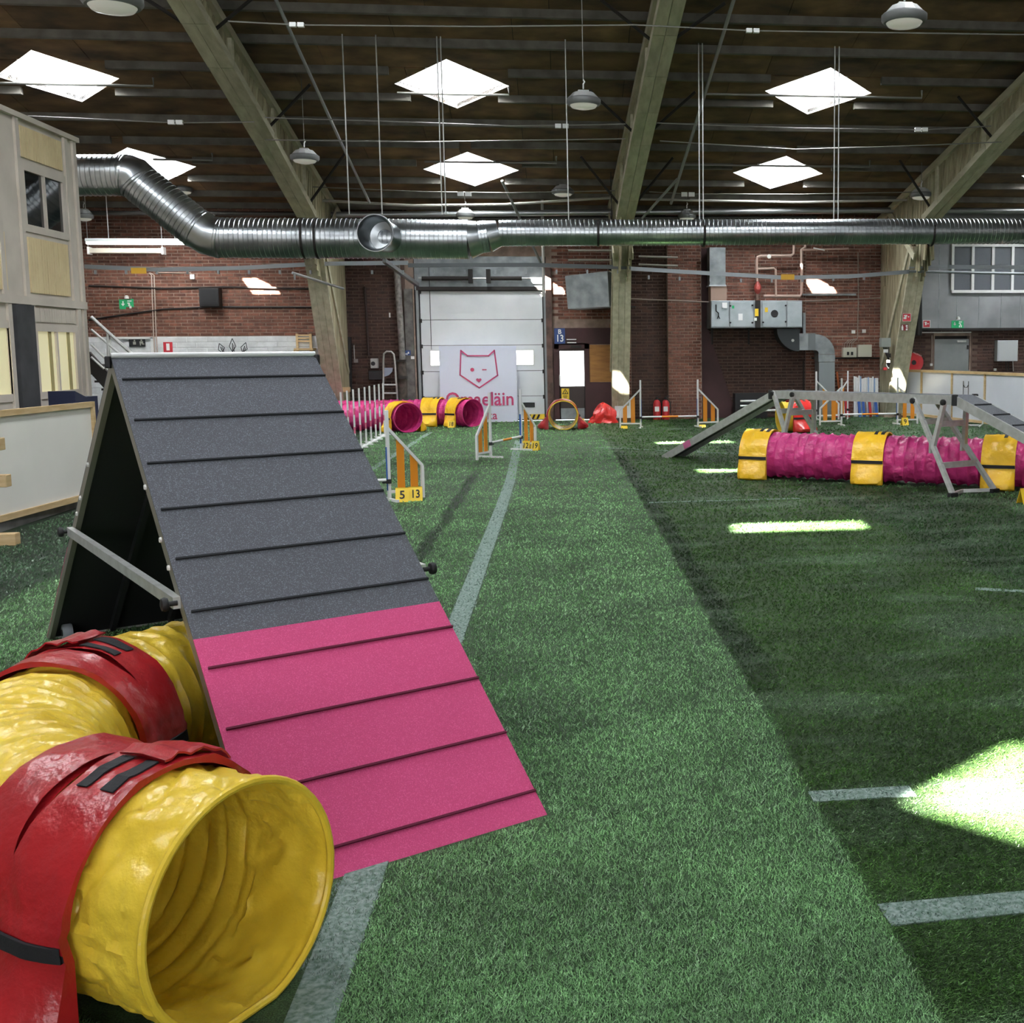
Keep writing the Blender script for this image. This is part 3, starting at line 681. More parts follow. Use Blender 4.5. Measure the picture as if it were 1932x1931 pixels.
# heating pipes over the unit
def pipe(name, pts, r, mat, label, cat='pipe', group=None, f=None, Y=YW-.1, n=8):
    P = [(wyc(f, *p, Y) if f else WY(*p, Y)) if len(p) == 2 else V(p) for p in pts]
    return one(name, B().tube(P, r, n), mat, label, cat, group, smooth=True)
pinkpipe = pm('pinkish pipe', 'b59a8c', .5)
pp = pipe('heating_pipe', [(1605, -20), (1600, 60), (1585, 72), (1400, 75), (1382, 82), (1377, 100), (1380, 340)], .033, pinkpipe, 'pinkish heating pipe bending over the air handler to the red pump', f=c3, Y=YW-.35)
pipe('heating_pipe', [(1380, 152), (1440, 152), (1480, 148), (1492, 160), (1494, 320)], .026, pinkpipe, 'short hooked heating pipe right of the red pump', f=c3, Y=YW-.35)
pipe('heating_pipe', [(1670, -20), (1672, 20), (1648, 36), (1650, 300), (1640, 318), (1420, 318)], .033, pinkpipe, 'tall heating pipe turning along the top of the air handler', f=c3, Y=YW-.3)
pipe('heating_pipe', [(1648, 38), (1735, 36), (1935, 30)], .024, pinkpipe, 'short heating pipe with a white valve lever high on the brick wall', f=c3, Y=YW-.3)
b = B(); b.bar(wyc(c3, 1722, 26, YW-.34), wyc(c3, 1790, 40, YW-.34), .03, .03); one('valve_lever', b, signwhite, 'white valve lever on the high heating pipe', 'valve')
c = wyc(c3, 1383, 270, YW-.42); b = B().lathe([(.03, -.14), (.07, -.1), (.09, -.02), (.09, .04), (.06, .1), (.03, .16)], c, (0,0,1), 14)
pu = one('red_pump', b, pm('pump red', '9c3f38', .5), 'dull red circulation pump above the air handler', 'pump', smooth=True)
b = B().lathe([(.045, 0), (.045, .1)], c, (0,-1,0), 12); obj('pump_motor', b, pm('pump red', '', .5), pu)
c = wyc(c3, 1452, 78, YW-.4); b = B().lathe([(.05, 0), (.05, .03)], c, (0,-1,0), 14); one('pressure_gauge', b, signwhite, 'round white gauge on the pipe above the air handler', 'gauge')
pipe('wall_conduit', [(605, 335), (1095, 355)], .016, pm('conduit', '8f8378', .6), 'thin pipe running from the middle girder to the air handler', f=c3, Y=YW-.45)
pipe('wall_conduit', [(410, 388), (780, 374), (1030, 358)], .014, pm('conduit', '', .6), 'thin bright pipe along the brick wall to the right girder', f=c4, Y=YW-.08)
b = B(); slabc(c4, 410, 336, 770, 349, YW-.03, .07, b); one('cable_tray', b, galvmat, 'pale flat cable tray on the brick wall above the electric boxes', 'cable tray')
pipe('wall_conduit', [(782, 60), (784, 400), (778, 640)], .012, pm('conduit', '', .6), 'upright conduit dropping to the two electric boxes', f=c4, Y=YW-.05)
for a, w in (((682, 700, 772, 767), 'left'), ((783, 681, 876, 764), 'right')):
    b = B(); slabc(c4, *a, YW, .16, b); eb = one('electric_box', b, pm('box beige', 'b9b7a6', .5), 'beige electric box on the brick wall, '+('with two black sockets' if w == 'left' else 'plain front, nearer the right girder'), 'box', bevel=.008)
    if w == 'left':
        for xx in (716, 743):
            b = B(); slabc(c4, xx-7, 730, xx+7, 752, YW-.16, .02, b); obj('socket', b, ink, eb)
for k in range(4):
    xx = 690+k*16; pipe('flex_conduit', [(xx, 702), (xx+4, 670), (xx+30, 650), (776, 640)], .009, pm('conduit', '', .6), ORD[k]+' thin cable from the left looping into the beige electric boxes', 'cable', 'cables above the electric boxes', f=c4, Y=YW-.07, n=5)
for a, w in (((741, 584, 764, 606), 'left'), ((812, 578, 836, 602), 'right')):
    b = B(); slabc(c4, *a, YW, .05, b); one('junction_box', b, signwhite, 'small white box above the electric boxes, '+w+' of the conduit', 'box')
pipe('dark_rail', [(470, 772), (960, 772)], .022, darksteel, 'dark horizontal rail under the electric boxes', 'rail', f=c4, Y=YW-.1)
pipe('dark_rail', [(414, 790), (414, 1000)], .016, darksteel, 'thin dark upright rail left of the grey down duct', 'rail', f=c4, Y=YW-.06)

# right end: metal cladding with windows, grey door, signs
YC = YW-.18
clad = pm('cladding sheet', '9b9da0', .6, .25, col2='7d7f82', scale=1.1)
zb = wyc(c8, 700, 405, YC).z
b = B(); b.box((WY(1722, 560, YC).x, YC, zb), (14, YW, 5.3)); cl = tag(obj('trim_5', b, clad), 'grey sheet cladding on the upper right wall', kind='structure')
for xx in (1737, 1772, 1806, 1848, 1890, 1926, 1965):
    b = B(); slab(xx-.7, 465, xx+.7, 620, YC, .008, b); obj('cladding_seam', b, galvmat, cl)
b = B(); slab(1722, 619, 1990, 624, YC, .06, b); obj('cladding_sill', b, darksteel, cl)
w = empty('window_20', WY(1865, 552, YC), None, None); tag(w, 'row of grey panes in a white frame, upper right wall', kind='structure')
b = B()
for xx in (1798, 1836, 1874, 1911, 1950, 1988): slab(xx-2.6, 462, xx+2.6, 548, YC, .07, b)
for yy in (463, 550): slab(1796, yy-2.6, 1992, yy+2.6, YC, .075, b)
obj('window_frame', b, whitepaint, w)
for xx in (1817, 1855, 1892, 1930, 1968):
    b = B(); slab(xx-17, 464, xx+17, 548, YC, .02, b); obj('window_pane', b, pm('dim pane', '60646a', .15, spec=.8), w)
d3 = empty('door_3', WY(1796, 790, YW), None, None); tag(d3, 'plain grey door behind the white boards at right', kind='structure')
b = B(); slabc(c8, 793, 515, 1208, 895, YW+.03, .05, b); slabc(c8, 793, 890, 1208, 1440, YW+.03, .05, b); lf = obj('door_leaf', b, greypaint, d3)
b = B(); slabc(c8, 1068, 530, 1178, 554, YW-.02, .06, b); obj('door_closer', b, steel, lf)
b = B(); b.box((DG[0]-.1, YW+.2, 0), (DG[1]+.1, YW+.24, 2.2)); obj('door_light_block', b, darksteel, d3)  # added behind the grey door, unseen, to keep daylight out of the gap
b = B(); slabc(c8, 1196, 590, 1208, 640, YW-.02, .06, b); obj('door_hinge', b, darksteel, lf)
def pict(name, a, f, Y, base, label, marks, mk=signwhite, border=None):
    b = B(); slabc(f, *a, Y, .012, b); s = one(name, b, base, label, 'sign')
    if border:
        i = border; q = B(); x0_, y0_, x1_, y1_ = a
        for r in ((x0_, y0_, x1_, y0_+i), (x0_, y1_-i, x1_, y1_), (x0_, y0_, x0_+i, y1_), (x1_-i, y0_, x1_, y1_)): slabc(f, *r, Y-.012, .003, q)
        obj('sign_border', q, mk, s)
    q = B()
    for m_ in marks:
        if len(m_) == 4: slabc(f, *m_, Y-.012, .003, q)
        else: q.prism([wyc(f, m_[k], m_[k+1], Y-.013) for k in range(0, len(m_), 2)], (0, -.003, 0))
    obj('sign_symbol', q, mk, s); return s
YL = 25.45
pict('hose_sign', (405, 203, 508, 300), c8, YL, signred, 'red fire hose sign on the right timber leg', [(422, 222, 462, 238), (430, 238, 455, 250), (418, 250, 452, 272), (466, 242, 480, 248), (476, 234, 488, 244, 476, 256)], border=4)
pict('alarm_sign', (388, 338, 474, 412), c8, YL+.1, pm('sign dark red', '7c2128', .5), 'dark red alarm sign below the hose sign on the right timber leg', [(392, 362, 414, 408), (398, 345, 408, 362), (444, 345, 466, 366), (450, 372, 466, 386), (444, 392, 466, 408)])
pict('hose_sign', (652, 286, 742, 376), c8, YC, signred, 'red fire hose sign with white border on the grey cladding', [(672, 306, 700, 318), (678, 318, 696, 346), (704, 324, 716, 332), (714, 318, 724, 328, 714, 338)], border=5)
ex1 = pict('exit_sign', (1000, 292, 1146, 390), c8, YC, signgreen, 'green exit sign on the grey cladding at right', [(1034, 308, 1044, 340), (1022, 330, 1056, 330, 1039, 352), (1090, 300, 1128, 314), (1088, 320, 1112, 330), (1100, 328, 1116, 350), (1090, 350, 1104, 372), (1112, 346, 1126, 372)])
b = B().lathe([(.05, 0), (.045, .05), (.02, .075)], wyc(c8, 1080, 278, YC-.07), (0,0,1), 12); obj('beacon_lamp', b, signwhite, ex1)
def c1(x, y): return x/2.926, 200+y/2.926
ex2 = pict('exit_sign', (658, 1066, 738, 1122), c1, YW, signgreen, 'green exit sign on the left brick wall', [(676, 1078, 682, 1096), (668, 1092, 690, 1092, 679, 1106), (702, 1074, 726, 1080), (702, 1086, 716, 1092), (708, 1092, 718, 1106), (714, 1104, 726, 1118)])
b = B().lathe([(.05, 0), (.045, .05), (.02, .075)], wyc(c1, 700, 1064, YW-.07), (0,0,1), 12); obj('beacon_lamp', b, signwhite, ex2)
pict('extinguisher_sign', (902, 1304, 952, 1360), c1, YW-.014, signred, 'red fire extinguisher sign on the whitewashed blocks', [(918, 1312, 936, 1350)])
pict('extinguisher_sign', (904, 1362, 950, 1398), c1, YW-.014, signred, 'small red sign strip under the extinguisher sign', [(912, 1372, 940, 1376)])
# hose reel
c = wyc(c8, 528, 800, YW-.32); hr = empty('hose_reel', c, 'red fire hose reel behind the white boards at right', 'hose reel')
b = B().lathe([(.06, -.1), (.06, .1)], c, (0,-1,0), 20); obj('reel_hub', b, black, hr)
b = B().lathe([(.15, .1), (.24, .11), (.245, .09), (.15, .08)], c, (0,-1,0), 28, cap=False); b.lathe([(.06, -.1), (.245, -.1), (.245, -.12), (.06, -.12)], c, (0,-1,0), 28, cap=False); b.lathe([(.06, .1), (.15, .1)], c, (0,-1,0), 28, cap=False); obj('reel_disc', b, redm, hr, smooth=False)
b = B()
for k in range(5): b.tube([c+V((math.cos(a)*(.2-.012*k), .06-.03*k, math.sin(a)*(.2-.012*k))) for a in [2*PI*i/20 for i in range(20)]], .016, 6, closed=True)
obj('hose', b, black, hr)
text('lettering', 'PALOPOSTI', .045, c+V((.08, -.118, .2)), V((.8,0,-.35)), V((.35,0,.8)), signwhite, hr, .001)
b = B(); b.box((c.x-.05, c.y+.1, c.z-.05), (c.x+.05, YW, c.z+.05)); obj('wall_mount', b, redm, hr)
# grey cabinet and little fittings
b = B(); slabc(c8, 1556, 530, 1806, 785, YW, .2, b); cb = one('wall_cabinet', b, pm('cabinet grey', 'b3b7b8', .5), 'pale grey wall cabinet right of the grey door', 'cabinet', bevel=.008)
b = B(); slabc(c8, 1572, 545, 1790, 772, YW-.2, .012, b); obj('cabinet_door', b, pm('cabinet grey', '', .5), cb)
for xx, mm_, w in ((1660, black, 'left black'), (1690, black, 'middle black'), (1745, whitepaint, 'white')): pipe('cabinet_cable', [(xx, 785), (xx+5, 905)], .012, mm_, w+' cable hanging below the pale grey cabinet', 'cable', 'cables under the grey cabinet', f=c8, Y=YW-.05, n=5)
pipe('drain_pipe', [(600, -300), (600, 390), (598, 470)], .085, pm('black pipe', '161616', .5), 'black downpipe on the cladding right of the right girder', f=c8, Y=YC-.1, n=12)
pipe('switch_conduit', [(762, 470), (758, 820)], .012, pm('conduit', '', .6), 'thin conduit with a switch left of the grey door', f=c8, Y=YW-.03)
b = B(); slabc(c8, 742, 812, 770, 842, YW, .05, b); one('light_switch', b, signwhite, 'small white switch left of the grey door', 'switch')
b = B(); slabc(c8, 1518, 872, 1546, 900, YW, .05, b); one('wall_socket', b, signwhite, 'small white socket below the grey cabinet', 'socket')
b = B(); slabc(c8, 490, 427, 1240, 441, YW-.03, .08, b); one('fluorescent_lamp', b, whitepaint, 'long white strip lamp under the grey cladding', 'lamp')
# switch gear on the right leg
lg = empty('switch_box', wyc(c8, 205, 620, 26.0), 'grey switch box with cables on the side of the right timber leg', 'switch box')
b = B(); slabc(c8, 148, 500, 262, 612, 26.2, .18, b); obj('casing', b, pm('gear grey', '8f9590', .5), lg)
b = B()
for k in range(4): b.tube([wyc(c8, 170+k*22, 612, 26.1), wyc(c8, 200+k*12, 680+k*20, 26.0), wyc(c8, 230+k*6, 760+k*15, 26.1), wyc(c8, 205+k*9, 840+k*12, 26.0)], .016, 5)
obj('cable_bundle', b, black, lg)
for a, m_ in (((180, 640, 230, 680), signwhite), ((215, 770, 250, 800), signwhite), ((175, 860, 215, 892), signred), ((220, 690, 262, 740), darksteel)):
    b = B(); slabc(c8, *a, 25.95, .06, b); obj('plug', b, m_, lg)

# left part of the far wall
b = B(); slab(375.5, 544, 413, 579, YW, .25, b); sp_ = one('loudspeaker', b, black, 'square black loudspeaker high on the left brick wall', 'loudspeaker', bevel=.01)
b = B(); slab(378, 546, 411, 577, YW-.25, .01, b); obj('speaker_grille', b, pm('speaker cloth', '1e1e20', .9, bump=.4, bscale=150), sp_)
b = B(); slabc(c1, 1048, 930, 1072, 956, YW, .08, b); one('motion_sensor', b, signwhite, 'small white sensor on the left brick wall below the rail', 'sensor')
for dx in (0, 14): pipe('wall_conduit', [(832+dx*.4-10, 922), (836+dx, 935), (848+dx, 1270), (858+dx, 1400)], .014, pm('conduit light', 'b8a79c', .6), ('left' if dx == 0 else 'right')+' one of two pale upright conduits on the left brick wall', 'pipe', 'twin conduits on the left brick wall', f=c1, Y=YW-.04)
pipe('wall_cable', [(490, 1182), (700, 1150), (900, 1122), (1150, 1110), (1740, 1112)], .016, black, 'black cable sagging across the left brick wall under the loudspeaker', 'cable', f=c1, Y=YW-.04)
pipe('wall_cable', [(490, 992), (900, 1008), (1240, 1000), (1720, 1010)], .02, pm('dark cable', '2a2320', .8), 'dark cable above the loudspeaker on the left brick wall', 'cable', f=c1, Y=YW-.04)
pipe('wall_conduit', [(860, 921), (1052, 922), (1058, 935)], .01, pm('conduit light', '', .6), 'short pale conduit leading to the white sensor', f=c1, Y=YW-.03)
lt = empty('lit_lamp_tray', WY(268, 462, 26.2), 'bright lit lamp tray high on the left by the silver duct', 'lamp')
b = B(); slab(160, 450, 376, 456, 26.2, .2, b); obj('tray', b, whitepaint, lt)
b = B(); slab(162, 456, 374, 461, 26.2, .16, b); obj('light_tube', b, pm('tube glow', 'fdfdf8', .4, emit=3), lt)
for xx in (205, 330): b = B(); c = WY(xx, 452, 26.1); b.tube([c, (c.x, c.y, roofz(c.y))], .01, 5); obj('hanger_rod', b, steel, lt)
la = bpy.data.lights.new('tray_lamp_light', 'AREA'); lo = bpy.data.objects.new('tray_lamp_light', la); COL.objects.link(lo); la.shape = 'RECTANGLE'; la.size = 2.6; la.size_y = .12; la.energy = 45; la.color = (1, .98, .93)
lo.location = WY(268, 463, 25.75); lo.rotation_euler = (.35, 0, 0)
fl = empty('fluorescent_lamp', WY(235, 473, 26.6), 'white fluorescent fitting hanging below the white cable tray', 'lamp')
b = B(); slab(164, 468, 308, 478, 26.6, .16, b); obj('lamp_body', b, pm('lamp cream', 'aaa598', .6), fl, bevel=.02)
for xx in (166, 306): b = B(); slab(xx-2, 466, xx+2, 480, 26.6, .18, b); obj('end_cap', b, whitepaint, fl); b = B(); c = WY(xx, 467, 26.5); b.tube([c, (c.x, c.y, roofz(c.y))], .008, 5); obj('hanger_rod', b, steel, fl)
# shelf opening with pictogram in white band
b = B(); 
for a in ((205, 636, 290, 640), (205, 668, 290, 672), (205, 636, 210, 690), (285, 636, 290, 690)): slab(*a, YW, .05, b)
hw = empty('door_4', WY(247, 790, YW), None, None); tag(hw, 'pale door frame in the whitewashed wall behind the A frame', kind='structure'); obj('door_frame', b, whitepaint, hw)
b = B(); slab(209, 639, 287, 790, YW+.05, .03, b); obj('door_leaf', b, pm('grey leaf', '9a9a94', .6), hw)
pict('toilet_sign', (712, 1288, 802, 1328), c1, YW-.03, ink, 'black toilet pictogram sign over the pale door frame', [(738, 1292, 746, 1300), (734, 1302, 750, 1318), (776, 1290, 784, 1298), (770, 1300, 790, 1312), (772, 1312, 778, 1324), (784, 1312, 796, 1318)], pm('sign grey', '9a9a90', .5))
# folding wooden chair hung on the wall
ch = empty('wooden_chair', wyc(c1, 1675, 1370, YW-.1), 'pale wooden folding chair hung on the whitewashed wall left of the girder leg', 'chair')
for a in ((1634, 1258, 1646, 1372), (1708, 1258, 1722, 1372)): b = B(); slabc(c1, *a, YW-.02, .05, b); obj('chair_post', b, pine, ch)
for y in (1262, 1278, 1294): b = B(); slabc(c1, 1644, y, 1712, y+9, YW-.03, .03, b); obj('back_slat', b, pine, ch)
b = B(); slabc(c1, 1622, 1338, 1730, 1350, YW-.02, .3, b); obj('seat', b, pine, ch)
for a in ((1622, 1350, 1632, 1430), (1720, 1350, 1730, 1430)): b = B(); slabc(c1, *a, YW-.25, .05, b); obj('leg', b, pine, ch)

# dark bay between left girder and roller door
def c6(x, y): return 600+x/5.677, 460+y/5.677
pipe('downpipe', [(838, 150), (848, 320), (885, 900), (905, 1240)], .075, pm('old white pipe', '8f8b86', .7, col2='63605c', scale=12), 'old pale downpipe left of the roller door', f=c6, Y=YW-.15, n=12)
pipe('downpipe', [(890, 1245), (905, 1420), (912, 1900)], .11, pm('rusty pipe', '5a5148', .8, col2='39332e', scale=10), 'thick rusty pipe standing below the pale downpipe', f=c6, Y=YW-.16, n=12)
b = B(); slabc(c6, 845, 1245, 930, 1268, YW-.02, .3, b); slabc(c6, 862, 1420, 945, 1450, YW-.02, .32, b); one('pipe_flange', b, darksteel, 'dark flanges joining the two pipes left of the roller door', 'flange')
pict('blue_sign', (912, 1143, 992, 1196), c6, YW-.14, signblue, 'small blue sign with white marks beside the roller door post', [(922, 1178, 945, 1186), (962, 1158, 976, 1180), (950, 1172, 958, 1192)])
b = B(); slabc(c6, 995, 1206, 1030, 1236, YW-.12, .05, b); one('push_button', b, signwhite, 'small white push button box beside the roller door', 'switch')
b = B(); slabc(c6, 560, 1230, 640, 1336, YW, .16, b); dsp = one('soap_dispenser', b, pm('dispenser grey', 'a7a7a4', .5), 'pale grey dispenser on the dark brick bay', 'dispenser', bevel=.015)
b = B().lathe([(.05, 0), (.05, .012)], wyc(c6, 590, 1285, YW-.16), (0,-1,0), 14); obj('dispenser_window', b, ink, dsp)
b = B(); slabc(c6, 540, 1362, 690, 1460, YW, .22, b); one('black_box', b, black, 'black box under the pale dispenser on the dark brick bay', 'box', bevel=.01)
for a, w in (((382, 1235, 424, 1275), 'with a thin rod above'),): 
    b = B(); slabc(c6, *a, YW, .08, b); sw = one('wall_switch', b, pm('switch grey', '8a8682', .6), 'small grey switch '+w+' in the dark brick bay', 'switch'); b = B(); slabc(c6, 384, 1085, 390, 1236, YW, .03, b); obj('rod', b, steel, sw)
pipe('black_pipe', [(330, 1000), (338, 1560)], .06, black, 'thick black pipe beside the left girder leg', f=c6, Y=YW-.1, n=10)
pipe('black_pipe', [(500, 460), (520, 800), (540, 1200)], .03, pm('dark maroon pipe', '2c1b18', .7), 'dark maroon pipe in the brick bay left of the roller door', f=c6, Y=YW-.06)
b = B(); slabc(c6, 760, 740, 774, 790, YW, .04, b); one('wall_label', b, signwhite, 'tiny white label high on the dark brick bay', 'label')
b = B(); slabc(c6, 118, 1540, 332, 1590, 26.6, .18, b); one('wooden_block', b, pine, 'short pale plank across the foot of the left girder leg', 'plank')
# step ladder
sl = empty('step_ladder', wyc(c6, 775, 1900, YW-.35), 'aluminium step ladder leaning by the dark brick bay', 'ladder')
b = B(); b.tube([wyc(c6, *p, YW-.3) for p in ((698, 1900), (700, 1250), (705, 1180), (735, 1155), (785, 1157), (812, 1185), (822, 1260), (865, 1900))], .022, 8); obj('rail', b, steel, sl, smooth=True)
for y in (1510, 1600, 1690, 1790):
    b = B(); t_ = (y-1250)/650; b.bar(wyc(c6, 699, y, YW-.32), wyc(c6, 822+43*t_, y, YW-.32), .09, .03); obj('step', b, steel, sl)
b = B(); b.prism([wyc(c6, *p, YW-.28) for p in ((712, 1330), (800, 1330), (795, 1370), (760, 1410), (712, 1425))], (0, .02, 0)); obj('tool_shelf', b, pm('shelf blue grey', '8b95a5', .5), sl)

# things along the foot of the far wall
for i, (xx, yb) in enumerate(((1237, 790), (1252, 789))):
    c = FL(xx, yb); c.y = YW-.3; e_ = empty('fire_extinguisher', (c.x, c.y, 0), 'red fire extinguisher at the wall between girder leg and pier, '+('left' if i == 0 else 'right')+' one of two', 'fire extinguisher', 'fire extinguishers by the pier')
    b = B().lathe([(.09, 0), (.095, .03), (.095, .38), (.07, .45), (.03, .48)], (c.x, c.y, 0), (0,0,1), 16); obj('cylinder', b, redm, e_, smooth=True)
    b = B().lathe([(.03, .48), (.03, .53), (.015, .55)], (c.x, c.y, 0), (0,0,1), 8); b.bar((c.x-.02, c.y, .54), (c.x+.1, c.y, .58), .03, .02); obj('valve', b, black, e_)
    b = B().tube([(c.x+.03, c.y-.02, .5), (c.x+.12, c.y-.05, .42), (c.x+.11, c.y-.06, .15)], .012, 6); obj('hose', b, black, e_)
    b = B(); b.box((c.x-.06, c.y-.1, .2), (c.x+.05, c.y-.094, .32)); obj('paper_label', b, signwhite, e_)
# stacked bars rack left of the dog walk
rk = empty('bar_rack', FL(1415, 795), 'black rack holding white bars at the foot of the maroon buttress', 'rack')
b = B(); b.box((WY(1386, 760, 27).x, 26.9, 0), (WY(1396, 760, 27).x, 27.3, .62)); b.box((WY(1390, 760, 27).x, 27.15, 0), (WY(1450, 760, 27).x, 27.3, .62)); obj('rack_frame', b, black, rk)
for k in range(3):
    z = WY(1400, 757+k*9, 26.9).z; b = B().tube([(WY(1396, 757, 26.9).x, 26.85, z), (WY(1475, 757, 26.9).x, 26.85, z)], .026, 8); obj('white_bar', b, signwhite, rk, smooth=True)
# bundle of spare poles leaning on the wall, sunlit
sb = random.Random(3)
for k in range(16):
    xx = 1612+k*2.9; mm_ = signwhite if k not in (4, 9, 13) else pm('pale blue pole', '8fa8c8', .5)
    p = WY(xx, 712+sb.uniform(-3, 3), YW-.08); q = WY(xx+sb.uniform(-1, 1), 785, YW-.25); q.z = 0
    one('spare_pole', B().tube([q, p], .022, 7), mm_, ORD[k]+(' pole from the left, white, in the sunlit bundle of leaning poles' if mm_ is signwhite else ' pole from the left, pale blue, in the sunlit bundle of leaning poles'), 'pole', 'spare white poles by the right leg' if mm_ is signwhite else 'spare blue poles by the right leg', smooth=True)
for k, (xx, mm_, w) in enumerate(((1560, redm, 'red'), (1569, redm, 'red'), (1578, redm, 'red'), (1588, whitepaint, 'white'), (1597, redm, 'red'), (1620, bluem, 'blue'), (1628, bluem, 'blue'), (1640, redm, 'thin red'), (1652, bluem, 'blue'))):
    p = WY(xx, 752+(k % 3)*2, YW-.3); q = V((p.x, YW-.45, 0)); o = one('wing_board', B().bar(q, p, .1 if k < 5 else .06, .03, (0,1,0)), mm_, w+' board, '+ORD[k]+' from the left among spare jump parts by the right brick wall', 'board', w+' boards among the spare jump parts')
b = B(); b.bar(V((WY(1590, 790, YW-.3).x, YW-.3, 0)), WY(1579, 702, YW-.06), .05, .02); one('leaning_strip', b, pm('strip orange', 'b8633c', .6), 'orange red strip leaning on the wall behind the jump wings', 'strip')
# red cloth sack near the brown door
def lump(c, rx, ry, rz, seed, n=20, m=9, sharp=.25):
    b = B(); vs = []; 
    for j in range(m+1):
        t = j/m
        for k in range(n):
            a = 2*PI*k/n; r = (1-t**1.6)**.6 if t < 1 else .02
            w = 1+sharp*noise.noise(V((math.cos(a)*2+seed, math.sin(a)*2, t*2.5)))
            vs.append((c[0]+rx*r*w*math.cos(a), c[1]+ry*r*w*math.sin(a), c[2]+rz*t*(1+.12*noise.noise(V((a, t*3, seed))))))
    fs = [(j*n+k, j*n+(k+1) % n, (j+1)*n+(k+1) % n, (j+1)*n+k) for j in range(m) for k in range(n)]
    b.add(vs, fs + [tuple(range(n-1, -1, -1)), tuple(m*n+k for k in range(n))]); return b
shinyred = pm('shiny red cloth', 'c22a26', .25, bump=.7, bscale=9)
c = FL(1143, 797); b = lump((c.x-.05, c.y-.15, 0), .33, .22, .46, 2.2, 28, 12, .5); one('red_sack', b, shinyred, 'shiny red cloth sack on the turf right of the brown door', 'sack')
b = B(); slab(1160, 757, 1190, 789, 26.68, .12, b); one('sun_spot_slab', b, signwhite, 'white slab painted as the sun spot at the middle girder leg foot', 'board')  # added white slab stands for the sun spot on the leg foot
b = B(); slabc(c3, 535, 612, 560, 650, 26.2, .1, b); one('leg_socket', b, pm('socket grey', 'b9b7ac', .5), 'small pale socket box on the middle girder leg', 'socket')
b = B(); slabc(c3, 570, 655, 592, 672, 26.2, .06, b); one('leg_label', b, pm('socket grey', '', .5), 'tiny pale plate low right of the socket on the middle leg', 'plate')
# ------------------------------------------------------------------ two storey cabin block on the left
XF = -7.2
def FX(px, py): return WX(px, py, XF)
yC = FX(155, 520).y; zT = FX(142, 270).z
cab = empty('cabin_block', (XF-1.5, yC-3, 0), 'two storey off white cabin building standing along the left side', 'building')
b = B(); y0, y1 = 9.0, yC
W1 = (FX(45, 400).y, FX(122, 400).y, FX(85, 438).z, FX(85, 328).z)      # upper window
W2 = (FX(70, 690).y, FX(146, 690).y, FX(110, 744).z, FX(110, 620).z)    # lower window
W3 = (FX(-30, 690).y, FX(22, 690).y, FX(10, 752).z, FX(10, 612).z)      # narrow lower window
zM = FX(160, 578).z
def facade(y0, y1, z0, z1, holes, b):
    ys = sorted({y0, y1, *[h[0] for h in holes], *[h[1] for h in holes]})
    for a, c in zip(ys, ys[1:]):
        z = z0
        for h in sorted([h for h in holes if h[0] <= a and h[1] >= c], key=lambda h: h[2]):
            if h[2] > z: b.box((XF-.12, a, z), (XF, c, h[2]))
            z = h[3]
        if z < z1: b.box((XF-.12, a, z), (XF, c, z1))
facade(y0, y1, zM, zT, [W1], b); obj('upper_facade', b, offwhite, cab)
b = B(); facade(y0, y1, 0, zM-.03, [W2, W3], b); obj('lower_facade', b, offwhite, cab)
b = B(); b.box((XF-5, y1-.1, 0), (XF-.12, y1, zT)); b.box((XF-5, y0, 0), (XF-.12, y0+.1, zT)); obj('end_wall', b, offwhite, cab)
b = B(); b.box((XF-5, y0, zT), (XF+.06, y1+.06, zT+.07)); obj('roof_cap', b, offwhite, cab)
b = B(); b.box((XF, y0, zM-.05), (XF+.05, y1, zM+.06)); obj('belt_board', b, offwhite, cab)
for y in (y1-.06, FX(128, 400).y, FX(38, 400).y, FX(-5, 400).y):
    b = B(); b.box((XF, y-.05, zM+.06), (XF+.035, y+.05, zT)); obj('upright_board', b, offwhite, cab)
for y in (y1-.06, FX(152, 690).y, FX(66, 690).y, FX(22, 690).y):
    b = B(); b.box((XF, y-.05, .2), (XF+.035, y+.05, zM-.05)); obj('upright_board', b, offwhite, cab)
def cladding(nm, y0, y1, z0, z1, mat, step=.075):
    y = y0
    while y < y1-.02:
        b = B(); b.box((XF, y, z0), (XF+.02+random.uniform(0, .004), min(y+step-.008, y1), z1)); obj(nm, b, mat, cab); y += step
cladding('cladding_slat', W1[0], W1[1], W1[3]+.12, zT-.08, cream)
cladding('cladding_slat', W1[0]+.03, W1[1]-.02, zM+.12, W1[2]-.12, cream)
cladding('cladding_slat', W2[0], W2[1], W2[3]+.08, zM-.08, offwhite)
b = B(); b.box((XF, FX(-30, 480).y, zM+.12), (XF+.02, FX(8, 480).y, W1[2]-.12)); obj('cream_panel', b, cream, cab)
glass = pm('dark glass', '1b1f22', .04, spec=1.0)
for i, (wd, pn) in enumerate(((W1, glass), (W2, warmpane), (W3, warmpane))):
    b = B(); ym = (wd[0]+wd[1])/2
    for y in (wd[0], wd[1]) + ((ym,) if i < 2 else ()): b.box((XF-.03, y-(.05 if y != ym else .025), wd[2]-.05), (XF+.02, y+(.05 if y != ym else .025), wd[3]+.05))
    for z in (wd[2], wd[3]): b.box((XF-.03, wd[0]-.05, z-.05), (XF+.022, wd[1]+.05, z+.05))
    fr = obj('window_frame', b, offwhite, cab)
    b = B(); b.box((XF-.03, wd[0], wd[2]), (XF-.012, wd[1], wd[3])); obj('window_pane', b, pn, fr)
    if i == 1:
        for y in (wd[0]+.42, wd[1]-.28): b = B(); b.box((XF-.012, y, wd[2]), (XF-.006, y+.1, wd[3])); obj('blind_edge', b, pm('blind', 'b8ab74', .7), fr)
